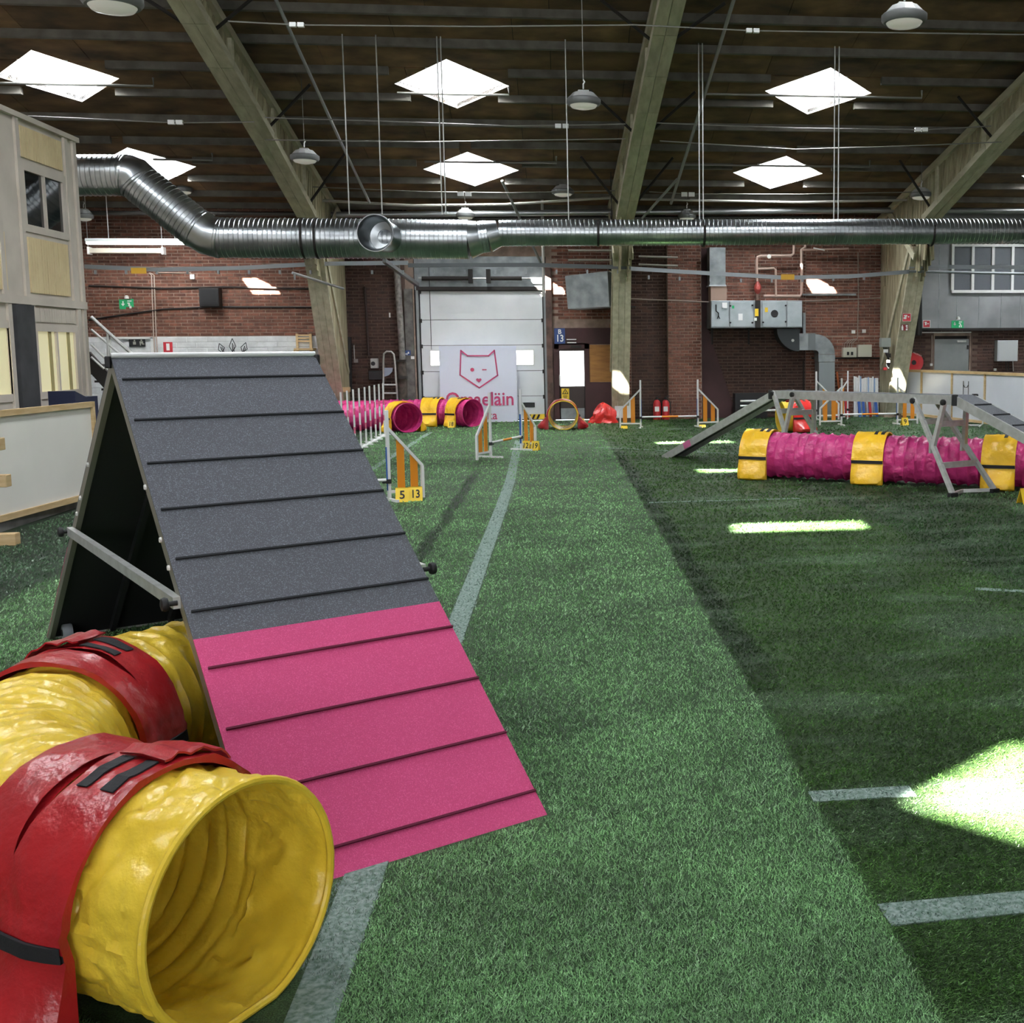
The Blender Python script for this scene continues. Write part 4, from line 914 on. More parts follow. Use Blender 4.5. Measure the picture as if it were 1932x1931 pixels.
b = B(); b.box((XF, FX(28, 690).y, .6), (XF+.07, FX(62, 690).y, zM-.06)); obj('dark_panel', b, pm('slate panel', '3a3b3e', .8, col2='4a4b4e', scale=3), cab)
# dark blue box seen above the rink board
b = B(); p = FX(55, 765); q = FX(101, 765); b.prism([(XF+.25, p.y, 0), (XF+.25, q.y, 0), (XF+.25, q.y, FX(101, 748).z), (XF+.25, p.y+.35, FX(101, 748).z), (XF+.25, p.y, 1.2)], (.35, 0, 0))
one('blue_box', b, pm('navy cloth', '1c2340', .8), 'dark blue box with a sloping lid before the lower cabin window', 'box')
# white rink board with pine frame, left
XB = -5.3
pA, pB = FL(-60, 1010), V((-5.29, 13.35, 0))
pA = V((-5.47, 11.0, 0))
def rink(p, q, z0, z1, label, nm='rink_board', brackets=True, split=()):
    p, q = V(p), V(q); d = (q-p).normalized(); r = empty(nm, (p+q)/2, label, 'board', None)
    L_ = (q-p).length; n = V((-d.y, d.x, 0))
    if n.dot(-p) < 0: n = -n                      # faces the camera side
    b = B(); b.bar(p+V((0,0,(z0+z1)/2)), q+V((0,0,(z0+z1)/2)), .014, z1-z0-.04); obj('panel', b, rinkwhite, r)
    for z in (z0+.03, z1-.03): b = B(); b.bar(p+V((0,0,z))+n*.012, q+V((0,0,z))+n*.012, .05, .06); obj('frame_rail', b, pine, r)
    for t in (0, 1) + tuple(split): b = B(); c = p+(q-p)*t+n*.012; b.bar(c+V((0,0,z0)), c+V((0,0,z1)), .05, .05, d); obj('frame_post', b, pine, r)
    return r, n, d
rw_ = rinkwhite; rinkwhite = pm('warm white board', 'f2efe8', .4, col2='e8e5de', scale=1); rb, n_, d_ = rink(pA, pB, .1, 1.17, 'white rink board in a pine frame on the left, before the cabin'); rinkwhite = rw_
b = B(); b.box((-5.75, 10.2, 0), (-5.42, 18.2, .1)); b2 = b; one('floor_kerb', b, pm('kerb concrete', '7b7a76', .9, col2='64635f', scale=5), 'grey concrete kerb along the turf under the left white board', 'kerb')
b = B(); b.box((-7.1, 10.2, .0), (-5.76, 18.2, .05)); one('brown_floor_strip', b, pm('brown vinyl', '4a413c', .7), 'brown floor strip between the kerb and the cabin', 'floor strip')
br = empty('board_bracket', FL(5, 1020), 'pine bracket with two shelves cut by the left edge, before the white board', 'bracket')
c = FL(-4, 1030)
b = B(); b.box((c.x-.06, c.y-.03, 0), (c.x+.0, c.y+.05, 1.0)); obj('post', b, pine, br)
for z, w in ((.86, .10), (.53, .13), (.0, .17)):
    b = B(); b.box((c.x-.3, c.y-.04, z), (c.x+w, c.y+.06, z+.11)); obj('bracket_arm', b, pine, br, bevel=.006)
# stairs beside the cabin
st = empty('steel_stair', (-7.6, yC+3, 0), 'steel stair with handrails going up behind the cabin corner', 'stair')
for (p, q, r) in (((172, 598), (262, 680), .03), ((172, 622), (240, 680), .022), ((172, 650), (212, 690), .022), ((172, 674), (196, 696), .022), ((203, 628), (205, 690), .025)):
    b = B(); b.tube([WY(*p, 22), WY(*q, 22)], r, 8); obj('handrail', b, steel, st)
g_ = WY(232, 752, 22.4); b = B(); b.bar(WY(160, 672, 22.4), g_, .08, .25); b.bar(g_, (g_.x+.5, g_.y, .0), .08, .25); obj('stringer', b, darksteel, st)
for k in range(5): b = B(); p = WY(168+k*13, 690+k*15, 22.4); b.box((p.x-.15, p.y, p.z-.02), (p.x+.15, p.y+.8, p.z+.02)); obj('step', b, darksteel, st)
# white boards, right
top_ = [(1672, 700, 1.13), (1741, 703, 0), (1803, 703, 0), (1864, 703, 0), (1932+70, 706, 0)]
base = [V((8.0, 27.1, 0)), V((8.56, 26.2, 0)), V((8.82, 24.8, 0)), V((9.06, 23.4, 0)), V((9.6, 19.2, 0))]
for i in range(4):
    r, n_, d_ = rink(base[i], base[i+1], .05, 1.17, ['short white rink board just right of the right girder leg', 'second white rink board from the right girder leg', 'third white rink board, crossed by a light streak, with a drawn bracket', 'long white rink board cut by the right edge'][i])
    if i in (0, 2):
        b = B(); c = base[i]+(base[i+1]-base[i])*.45-n_*-.02+V((0,0,.75))
        for a, e in (((-.11, .2), (-.11, -.25)), ((.11, .2), (.11, -.25)), ((-.11, .12), (-.05, .06)), ((.11, .12), (.05, .06)), ((-.05, .06), (.05, .06)), ((-.11, -.25), (0, -.3)), ((.11, -.25), (0, -.3))):
            b.bar(c+d_*a[0]+V((0,0,a[1]))+n_*.012, c+d_*e[0]+V((0,0,e[1]))+n_*.012, .012, .008)
        obj('bracket_outline', b, darksteel, r)
    if i in (1, 2):
        b = B(); c = base[i+1]+n_*.05; b.tube([c+V((0,0,.5)), c+V((0,0,.05)), c+n_*.05+V((0,0,.015)), c+n_*.3-d_*.15+V((0,0,.015))], .02, 6); b.tube([c+n_*.05+V((0,0,.015)), c+n_*.3+d_*.35+V((0,0,.015))], .02, 6); obj('foot_stay', b, whitepaint, r)

# ------------------------------------------------------------------ ventilation duct run
YD = 19.3
def spiral(pts, r, step=.075, n=40):
    """spiral-seamed duct skin along a straight piece: small raised seam every step"""
    p, q = V(pts[0]), V(pts[1]); L_ = (q-p).length; prof = []; h = 0
    while h < L_-1e-4:
        prof += [(r, h), (r, min(h+step*.72, L_)), (r+.007, min(h+step*.80, L_)), (r+.007, min(h+step*.92, L_))]; h += step
    prof.append((r, L_)); return B().lathe(prof, p, q-p, n, cap=True)
du = empty('ventilation_duct', WY(900, 450, YD), 'silver spiral ventilation duct hung across the hall under the roof', 'duct')
RB, RS = .32, .215
a0 = WY(120, 331, YD); a1 = WY(236, 331, YD); a2 = WY(262, 345, YD); a3 = WY(372, 432, YD); a4 = WY(415, 449, YD); a5 = WY(884, 452, YD)
r1 = WY(905, 448, YD); r2 = WY(921, 446, YD); r3 = WY(942, 440, YD); a6 = WY(2330, 435, YD)
obj('spiral_section', spiral((a0, a1), RB), galv, du, smooth=True)
obj('spiral_section', spiral((a2, a3), RB), galv, du, smooth=True)
obj('spiral_section', spiral((a4, a5), RB), galv, du, smooth=True)
for p, q, m in ((a1, a2, (a1+a2)/2+V((.03,0,.03))), (a3, a4, (a3+a4)/2+V((-.02,0,-.03)))):
    obj('elbow', B().tube([p, p.lerp(m, .5)+V((0,0,.01)), m, m.lerp(q, .5), q], RB+.004, 40), galv, du, smooth=True)
    for e in (p, q): 
        d = (m-e).normalized(); obj('collar', B().lathe([(RB+.004, -.03), (RB+.012, -.015), (RB+.012, .015), (RB+.004, .03)], e, d, 40, cap=False), galv, du)
def cone(p, q, ra, rb_): return B().lathe([(ra, 0), (rb_, (q-p).length)], p, q-p, 40)
obj('reducer', cone(a5, r1, RB, .265), galv, du, smooth=True)
obj('coupling', spiral((r1, r2), .262, .05), galv, du, smooth=True)
obj('reducer', cone(r2, r3, .262, RS), galv, du, smooth=True)
obj('spiral_section', spiral((r3, a6), RS, .075), galv, du, smooth=True)
for px, rr in ((1128, RS), (1327, RS), (1756, RS), (575, RB), (600, RB)):
    c = WY(px, 440 if rr == RS else 450, YD); obj('hanger_band', B().lathe([(rr+.012, -.02), (rr+.014, .02)], c, (1,0,0), 40, cap=False), darksteel, du)
# branch with open end towards the camera
c = WY(706, 440, YD-.75); br0 = V((c.x+.12, YD, c.z-.02))
b = B(); b.lathe([(.25, 0), (.25, .45), (.285, .55), (.295, .55), (.295, .6), (.28, .6), (.235, .5), (.235, .12), (.12, .1), (.1, -.0)], br0+V((0,-.25,0)), (c-br0), 36, cap=True); obj('branch_outlet', b, galv, du, smooth=True)
# hanging rods: from the roof down to the duct
for px, rr in ((660, RB), (722, RB), (835, RB), (842, RB), (1073, RS), (1320, RS), (1327, RS), (1573, RS), (1581, RS)):
    c = WY(px, 430, YD); b = B(); b.tube([(c.x, YD, c.z+rr-.1), (c.x, YD, roofz(YD)+.02)], .011, 5); obj('hanger_rod', b, steel, du)
# long pipes behind the duct
def hpipe(nm, pts, r, mat, label, Y, cat='pipe', group=None, n=8): return one(nm, B().tube([WY(p[0], p[1], Y) for p in pts], r, n), mat, label, cat, group, smooth=True)
hpipe('sprinkler_pipe', [(600, 406), (1150, 401), (1660, 397), (1990, 398)], .07, pm('pipe grey', '8a8c8c', .35, .7), 'thick grey pipe running high behind the silver duct', 26.4, n=12)
hpipe('sprinkler_pipe', [(600, 378), (780, 388), (950, 386), (1170, 372)], .03, pm('pipe light', '9a978e', .5, .3), 'pale pipe sagging behind the duct, left of the middle girder', 25.5)
hpipe('sprinkler_pipe', [(1205, 376), (1500, 382), (1790, 376)], .028, pm('pipe light', '', .5), 'pale pipe behind the duct, right of the middle girder', 25.5)
hpipe('sprinkler_pipe', [(600, 414), (1160, 412), (1540, 411)], .05, pm('pipe dark', '4a4845', .5, .5), 'dark pipe just above the silver duct', 26.6, n=10)
hpipe('sprinkler_pipe', [(160, 402), (300, 402), (560, 404)], .05, pm('pipe dark', '', .5), 'dark pipe at the eaves left of the left girder', 26.6, n=10)
# catenary wires with clamps and the lamps below
wirem = pm('wire', '77756f', .5, .6)
def wire(pts, Y, label): return one('wire', B().tube([WY(p[0], p[1], Y) for p in pts], .011, 5), wirem, label, 'wire')
wire([(430, 40), (560, 47), (900, 50), (1200, 47), (1420, 58), (1980, 66)], 16.2, 'thin wire strung across the roof at the top of the view')
wire([(500, 222), (700, 228), (966, 238), (1180, 234)], 19.6, 'wire between left and middle girder, upper of two')
wire([(500, 264), (800, 268), (1180, 262)], 20.6, 'wire between left and middle girder, lower of two')
wire([(1240, 232), (1500, 242), (1740, 245), (1870, 238)], 19.6, 'wire between middle and right girder, upper of two')
wire([(1245, 266), (1500, 282), (1700, 276), (1890, 268)], 20.6, 'wire between middle and right girder, lower of two')
wire([(0, 217), (180, 225), (330, 232), (480, 230)], 19.6, 'wire above the cabin roof at left')
wire([(1225, 362), (1300, 366), (1500, 367), (1750, 362)], 24.6, 'wire behind the duct holding the small far lamps at right')
wire([(570, 352), (800, 362), (960, 364), (1160, 360)], 24.6, 'wire behind the duct holding the small far lamps in the middle')
for xx, yy, Y, w in ((560, 47, 16.2, 'top left'), (1420, 58, 16.2, 'top right'), (1060, 238, 19.6, 'left of the middle girder'), (1738, 245, 19.6, 'left of the right girder'), (331, 231, 19.6, 'over the cabin'), (876, 366, 24.6, 'under the middle skylight'), (1298, 367, 24.6, 'right of the middle girder')):
    b = B(); c = WY(xx, yy, Y); g = .0032*Y
    for s in (-1, 1): b.box((c.x+s*g-g*.8, c.y-.03, c.z-g*.55), (c.x+s*g+g*.8, c.y+.03, c.z+g*.55))
    one('wire_clamp', b, signwhite, 'white twin clamp on a wire, '+w, 'clamp')
lampbody = pm('lamp enamel', 'a9aaa8', .5, .2); lampglass = pm('lamp glass', 'd8d6ca', .15, emit=.25)
def lamp(px, py, w, ztop, label, tilt=0):
    """round high-bay lamp; w = width in photo pixels, true width .50 m"""
    Y = min(.5*FPX/w*.985, 26.2); c = WY(px, py, Y); R = .25*min(1, w*26.2/(.5*FPX*.985)) if Y == 26.2 else .25
    e = empty('pendant_lamp', c, label, 'lamp', None)
    b = B().lathe([(.06, .15), (R*.6, .145), (R*.86, .08), (R*.9, .06)], c, (0,0,1), 12); obj('housing', b, lampbody, e)
    b = B().lathe([(R*.9, .07), (R, .05), (R, .0), (R*.9, -.03), (R*.8, -.03)], c, (0,0,1), 28); obj('rim', b, pm('lamp rim', '6e706f', .5, .4), e, smooth=True)
    b = B().lathe([(R*.82, -.02), (R*.7, -.06), (R*.3, -.085), (.01, -.09)], c, (0,0,1), 24); obj('lens', b, lampglass, e, smooth=True)
    b = B().box((c.x-.08, c.y-.06, c.z+.12), (c.x+.08, c.y+.06, c.z+.18)); obj('driver_box', b, lampbody, e, bevel=.01)
    b = B().tube([c+V((0,0,.2)), c+V((0,0,.27)), c+V((.02,0,.3)), c+V((0,0,.33))], .012, 6); obj('hook', b, steel, e)
    zt = WY(px, ztop, Y).z if ztop is not None else roofz(Y); zt = min(zt, roofz(Y)-.0)
    b = B().tube([c+V((0,0,.3)), (c.x, c.y, zt)], .007, 5); obj('cable', b, wirem, e)
lamp(575, 300, 50, 50, 'pendant lamp hanging in front of the left girder')
lamp(1101, 195, 62, None, 'pendant lamp left of the middle girder, on a long cable')
lamp(1706, 38, 84, None, 'large pendant lamp at the top right, its lens glowing')
lamp(212, 6, 98, None, 'large pendant lamp cut by the top edge at left')
lamp(1062, 364, 41, 240, 'small pendant lamp just above the duct, left of the middle girder')
lamp(1738, 370, 43, 246, 'small pendant lamp before the right girder, above the duct')
lamp(346, 360, 32, 230, 'small pendant lamp by the sloping silver duct at left')
lamp(878, 408, 34, 368, 'small far lamp behind the reducer of the silver duct')
lamp(1296, 410, 33, 368, 'small far lamp behind the duct right of the middle girder')
lamp(159, 410, 30, None, 'small far lamp beside the cabin corner')
# slanting steel tubes from the roof
tubem = pm('slanting tube', '8d8f8e', .45, .5)
def roofpt(px, py, dz=-.2):
    d = ray(px, py); t = (4.99+.22*27.5+dz-EYE.z)/(d.z+.22*d.y); return EYE+d*t
one('slanting_tube', B().tube([roofpt(518, -6, -.5), WY(640, 262, 21.5), WY(697, 382, 24.5)], .028, 8), tubem, 'slanting grey tube right of the left girder', 'tube', smooth=True)
sl2 = one('slanting_tube', B().tube([roofpt(1386, -6, -.5), WY(1320, 210, 20.5), WY(1266, 384, 23.5)], .03, 8), tubem, 'slanting grey tube right of the middle girder', 'tube', smooth=True)
obj('side_brace', B().tube([WY(1278, 338, 22.6), WY(1212, 412, 24)], .026, 8), tubem, sl2, smooth=True)
for xx, y0_, y1_, w in ((947, 340, 1004, 'middle'),): one('slanting_tube', B().tube([WY(947, 341, 24.6), WY(1022, 500, 26.6)], .03, 7), tubem, 'pale slanting tube behind the duct over the roller door', 'tube')
one('upright_post', B().tube([WY(1022, 340, 26.5), WY(1026, 560, 26.5)], .035, 8), pm('post pale', '9c9a94', .5, .3), 'pale upright post behind the duct over the roller door', 'post', smooth=True)
# short unlit strip lamps on the ceiling boards
for k, (xa_, ya, xb_, yb) in enumerate(((0, 159, 290, 165), (750, 180, 960, 180), (1330, 181, 1740, 186), (290, 304, 400, 303), (1290, 312, 1640, 318), (800, 305, 1050, 312))):
    p, q = roofpt(xa_, ya, -.22), roofpt(xb_, yb, -.22); y = (p.y+q.y)/2; p.y = q.y = y; p.z = q.z = roofz(y)-.2
    one('ceiling_conduit', B().tube([p, q, q+V((0, 0, .14))], .022, 6), wirem, 'thin conduit under the roof boards by '+['the upper left skylight', 'the upper middle skylight', 'the upper right skylight', 'the lower left skylight', 'the lower right skylight', 'the lower middle skylight'][k], 'conduit')
# busbar rail with yellow labels, sagging across the hall
YR = 25.0
rl = empty('busbar_rail', WY(760, 505, YR), 'grey busbar rail strung across the hall below the duct', 'rail')
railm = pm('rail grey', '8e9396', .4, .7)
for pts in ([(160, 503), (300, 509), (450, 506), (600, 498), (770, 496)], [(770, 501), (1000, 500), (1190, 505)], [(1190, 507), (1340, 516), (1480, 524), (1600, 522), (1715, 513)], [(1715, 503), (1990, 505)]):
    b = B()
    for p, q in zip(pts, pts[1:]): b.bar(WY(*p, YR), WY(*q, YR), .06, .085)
    obj('rail_bar', b, railm if pts[0][0] not in (770,) else pm('rail shaded', '5b5f61', .5, .5), rl)  # middle stretch uses a darker copy: shade painted into the rail colour
b = B(); b.tube([WY(1715, 512, YR-.1), WY(1990, 518, YR-.1)], .03, 8); obj('rail_bar', b, railm, rl)
for i in range(26):
    xx = 180+i*58
    if 640 < xx < 700: continue
    yy = 506 if xx < 770 else (505 if xx < 1190 else 514+8*math.sin((xx-1190)/500*PI))
    b = B(); c = WY(xx, yy+6, YR); b.box((c.x-.02, c.y-.03, c.z-.06), (c.x+.02, c.y+.03, c.z+.02)); obj('rail_clip', b, railm, rl)
for xx, yy in ((262, 509), (1486, 521)):
    b = B(); c = WY(xx, yy+2, YR-.06); b.box((c.x-.15, c.y-.02, c.z-.06), (c.x+.15, c.y, c.z+.06)); obj('yellow_label', b, pm('label amber', 'c99a26', .5), rl)
for xx in (600, 575, 1155): b = B(); c = WY(xx, 500, YR); b.tube([c, (c.x, c.y, roofz(c.y))], .012, 5); obj('hanger_rod', b, darksteel, rl)
b = B(); b.bar(WY(725, 492, 24.6), WY(788, 538, 26.6), .08, .08); one('track_beam', b, pm('track grey', '6b6d6d', .5, .5), 'grey beam slanting back to the roller door from the rail', 'beam')
b = B(); b.tube([WY(552, 515, 24.2), WY(648, 545, 25.5)], .03, 7); b.tube([WY(556, 516, 24.2), WY(556, 528, 24.2)], .02, 6); one('hook_tube', b, tubem, 'grey tube with a hook slanting across the left girder leg', 'tube')
for k, (yy, w) in enumerate(((484, 'upper'), (499, 'lower'))): hpipe('ladder_rail', [(1205, yy), (1279, yy+2+k)], .022, pm('pipe light', '', .5), w+' rail of the short ladder frame by the middle girder', 25.6, 'rail')
for k, (yy, w) in enumerate(((473, 'upper'), (491, 'lower'))): hpipe('ladder_rail', [(1072, yy), (1158, yy)], .018, pm('pipe light', '', .5), w+' thin rail left of the middle girder', 25.6, 'rail')
# ------------------------------------------------------------------ A frame
def speckle(nm, c1, c2, c3, rough=.85):
    if nm in MATS: return MATS[nm]
    m = pm(nm, c1, rough, col2=c2, scale=420, detail=2, contrast=(.36, .64), bump=.6, bscale=420)
    nt = m.node_tree; N = nt.nodes; L = nt.links; p = N['Principled BSDF']; src = p.inputs['Base Color'].links[0].from_socket
    tc = N.new('ShaderNodeTexCoord'); v = N.new('ShaderNodeTexVoronoi'); v.inputs['Scale'].default_value = 330; L.new(tc.outputs['Object'], v.inputs['Vector'])
    g = N.new('ShaderNodeMath'); g.operation = 'GREATER_THAN'; g.inputs[1].default_value = .86
    sp = N.new('ShaderNodeSeparateColor'); L.new(v.outputs['Color'], sp.inputs[0]); L.new(sp.outputs[0], g.inputs[0])
    x = N.new('ShaderNodeMix'); x.data_type = 'RGBA'; L.new(g.outputs[0], x.inputs[0]); L.new(src, x.inputs[6]); x.inputs[7].default_value = (*hexc(c3), 1); L.new(x.outputs[2], p.inputs['Base Color'])
    return m
rubgrey = speckle('grey rubber granulate', '606269', '4d4f56', '757983')
rubpink = speckle('pink rubber granulate', 'dc5087', 'c94277', 'e05c90')
slatgrey = pm('slat shadow grey', '1d1f24', .9); slatshadowpink = pm('slat shadow pink', '5f1233', .9)  # dark slat colours stand for the shadow line at each slat
AC, AYAW, AH, AL, AW, AW2 = V((-1.62, 5.57, 0)), .5505, 1.70, 2.7, .9207, 1.0162
au = V((math.cos(AYAW), math.sin(AYAW), 0)); ad = V((math.sin(AYAW), -math.cos(AYAW), 0)); ab = math.sqrt(AL*AL-AH*AH)
af = empty('a_frame_ramp', AC, 'large A frame dog ramp, grey rubber with pink lower contact zone', 'dog ramp')
for sg, nmr in ((1, 'front'), (-1, 'back')):
    nrm = (ad*sg*AH + V((0,0,ab)))/AL
    def pt(s, t, h=0): # s -1..1 across, t metres up from the foot, h out of the surface
        k = 1-t/AL; w = AW+(AW2-AW)*k
        return AC + au*(s*w/2) + ad*(sg*ab*k) + V((0,0,AH*(1-k))) + nrm*h
    def plate(t0, t1, s0, s1, h0, h1, b=None):
        b = b or B(); q = [pt(s0, t0, h0), pt(s1, t0, h0), pt(s1, t1, h0), pt(s0, t1, h0)]; r = [pt(s0, t0, h1), pt(s1, t0, h1), pt(s1, t1, h1), pt(s0, t1, h1)]
        return b.add(q+r, [(0,1,2,3),(4,5,6,7),(0,1,5,4),(1,2,6,5),(2,3,7,6),(3,0,4,7)])
    rp = obj('ramp_panel', plate(.02, AL-.01, -.97, .97, -.035, -.006), pm('black ply', '1d1d1e', .6), af)
    obj('grey_surface', plate(1.06, AL, -1, 1, -.006, 0), rubgrey, rp); obj('contact_surface', plate(0, 1.06, -1, 1, -.006, 0), rubpink, rp)
    for i in range(10):
        t = AL-.16-.2704*i
        obj('climbing_slat', plate(t-.004, t+.004, -.96, 1.0, 0, .009), slatgrey if t > 1.06 else slatshadowpink, rp)
    for s in (-1, 1):
        obj('side_rail', plate(.01, AL-.03, s*1.0, s*(1.0-.055), -.055, -.006), pm('dull rail', '8b887c', .45, .6), af)
        b = B()
        for t in (1.45, 1.6, 1.9): b.lathe([(.012, 0), (.01, .008)], pt(s*1.001, t, -.035), au*s, 8)
        obj('rivet', b, signwhite, af)
    for s in (-.33, .33): obj('underside_rib', plate(.1, AL-.1, s-.03, s+.03, -.075, -.035), pm('rib dark', '2c2c2d', .5, .3), af)
    obj('foot_rail', plate(0, .06, -1, 1, -.06, -.006), steel, af)
    if sg < 0:
        for s in (-.84, .84):
            c = pt(s, .1, -.02); c.z = .055; c = c + ad*.10
            b = B().lathe([(.048, -.026), (.052, -.018), (.052, .018), (.048, .026)], c, au, 20); wh = obj('wheel', b, pm('wheel grey', '9a9fa6', .5), af, smooth=True)
            b = B().lathe([(.02, -.03), (.02, .03)], c, au, 10); obj('wheel_hub', b, black, wh)
b = B().tube([AC+V((0,0,AH+.006))-au*AW/2, AC+V((0,0,AH+.006))+au*AW/2], .013, 10); obj('ridge_hinge', b, pm('bright edge', 'e6e8e8', .3, .4), af, smooth=True)
for s in (-1, 1):
    c = AC+V((0,0,AH))+au*(s*(AW/2+.01))
    b = B(); b.box(c+V((-.012,-.02,-.05)), c+V((.012,.02,.004))); obj('ridge_bracket', b, black, af, bevel=.006)
k_ = 1-1.28/AL
for s in (-1, 1):
    w = (AW+(AW2-AW)*k_)/2+.012
    p = AC+au*(s*w)+ad*(ab*k_)+V((0,0,AH*(1-k_)-.03)); q = AC+au*(s*w)-ad*(ab*k_)+V((0,0,AH*(1-k_)-.03))
    b = B(); b.bar(p, q, .03, .045); bb = obj('cross_bar', b, steel, af)
    for e in (p, q):
        b = B().lathe([(.01, 0), (.01, .03), (.024, .034), (.028, .044), (.024, .056), (.01, .06)], e, au*s, 12); obj('clamp_knob', b, black, bb, smooth=True)

# ------------------------------------------------------------------ tunnels with saddle bags
def vinyl(nm, col, col2, rough=.3, tl=.18, bs=16, bst=.35):
    if nm in MATS: return MATS[nm]
    m = pm(nm, col, rough, col2=col2, scale=5, bump=bst, bscale=bs, contrast=(.3, .75)); nt = m.node_tree; N = nt.nodes; L = nt.links
    for q_ in N:
        if q_.type == 'BUMP': q_.inputs['Distance'].default_value = .035
    p = N['Principled BSDF']; o = N['Material Output']; t = N.new('ShaderNodeBsdfTranslucent'); x = N.new('ShaderNodeMixShader'); x.inputs[0].default_value = tl
    L.new(p.inputs['Base Color'].links[0].from_socket, t.inputs[0]); L.new(p.outputs[0], x.inputs[1]); L.new(t.outputs[0], x.inputs[2]); L.new(x.outputs[0], o.inputs[0]); return m
yelv = vinyl('yellow vinyl', 'efcf45', 'dfba33', .3, .07, 9, .5); magv = vinyl('magenta vinyl', 'e2488f', 'c43579', .2, .1, 12, .9)
redv = vinyl('red vinyl', 'b32227', '961a22', .3, .05, 8, .5); amberv = vinyl('amber vinyl', 'ffcd36', 'f7bd2c', .26, .1, 8, .7)
def catmull(P, step=.02):
    P = [V(p) for p in P]; P = [P[0]*2-P[1]] + P + [P[-1]*2-P[-2]]; out = []
    for i in range(1, len(P)-2):
        a, b_, c, d = P[i-1:i+3]; n = max(2, int((c-b_).length/step))
        for k in range(n):
            t = k/n; out.append(.5*((2*b_)+(c-a)*t+(2*a-5*b_+4*c-d)*t*t+(3*b_-a-3*c+d)*t**3))
    out.append(P[-2]); return out
class Path:
    def __init__(s, P, step=.02):
        s.p = catmull(P, step); s.l = [0]
        for a, b_ in zip(s.p, s.p[1:]): s.l.append(s.l[-1]+(b_-a).length)
        s.L = s.l[-1]
    def at(s, d):
        d = min(max(d, 0), s.L-1e-6); lo, hi = 0, len(s.l)-1
        while hi-lo > 1:
            m = (lo+hi)//2
            if s.l[m] <= d: lo = m
            else: hi = m
        t = (d-s.l[lo])/max(s.l[hi]-s.l[lo], 1e-9); return s.p[lo].lerp(s.p[hi], t)
    def dir(s, d): return (s.at(min(d+.03, s.L))-s.at(max(d-.03, 0))).normalized()
def tunnel(label, P, r, mat, pitch=.105, sag=.016, seg=56, ds=.022, smooth_end=(.06, .06), wr=.006, group=None, seed=0, flat=1.0):
    pa = Path(P); e = empty('dog_tunnel', (pa.p[0].x, pa.p[0].y, 0), label, 'dog tunnel', group)
    n = int(pa.L/ds); vs = []; 
    for i in range(n+1):
        d = pa.L*i/n; c = pa.at(d); t = pa.dir(d); up = V((0,0,1)); sd = t.cross(up).normalized()
        for k in range(seg):
            a = 2*PI*k/seg; ph = (d/pitch + a/(2*PI)) % 1.0
            edge = min(1, max(0, min((d-smooth_end[0])/.05, (pa.L-smooth_end[1]-d)/.05)))
            h = 1-(2*ph-1)**4; rr = r - sag*h*edge
            q = V((d*7, math.cos(a)*2.2+seed, math.sin(a)*2.2)); q2 = V((d*2+a*1.3*2, math.cos(a)*5+seed, math.sin(a)*5))
            rr += wr*noise.noise(q)*(.4+h*edge+.9*(1-edge)) + wr*.8*abs(noise.noise(q2*2.2))*(.3+h)
            crease = 1-abs(noise.noise(V((d*4.5+a*1.1+seed, math.cos(a)*3.1, math.sin(a)*3.1))))*2; rr -= wr*.9*max(0, crease-.55)*(.5+h)
            if d < smooth_end[0]+.02 and smooth_end[0] > .1:
                fold = 1-abs(noise.noise(V((d*5+seed, math.cos(a)*3.2+d*3, math.sin(a)*3.2))))*2.4; rr -= .026*max(0, fold-.4)*min(1, d/.05)
            if d < .055: rr -= .004*(1+math.sin(a*44+3*math.sin(a*7)))*max(0, 1-abs(d-.035)/.02)
            rr = min(rr, r+.004); z = r + math.cos(a)*rr
            vs.append(tuple(V((c.x, c.y, max(z, .004))) + sd*(math.sin(a)*rr)))
    b = B(); b.add(vs, [(i*seg+k, i*seg+(k+1) % seg, (i+1)*seg+(k+1) % seg, (i+1)*seg+k) for i in range(n) for k in range(seg)])
    sk = obj('tube_skin', b, mat, e, smooth=True)
    for d in (0, pa.L):
        c = pa.at(d); t = pa.dir(d); sd = t.cross(V((0,0,1))).normalized()
        pts = [V((c.x, c.y, r+math.cos(2*PI*k/48)*r)) + sd*(math.sin(2*PI*k/48)*r) for k in range(48)]
        for p in pts: p.z = max(p.z, .012)
        obj('rim_hoop', B().tube(pts, .011, 8, closed=True), mat, e, smooth=True)
    return e, pa
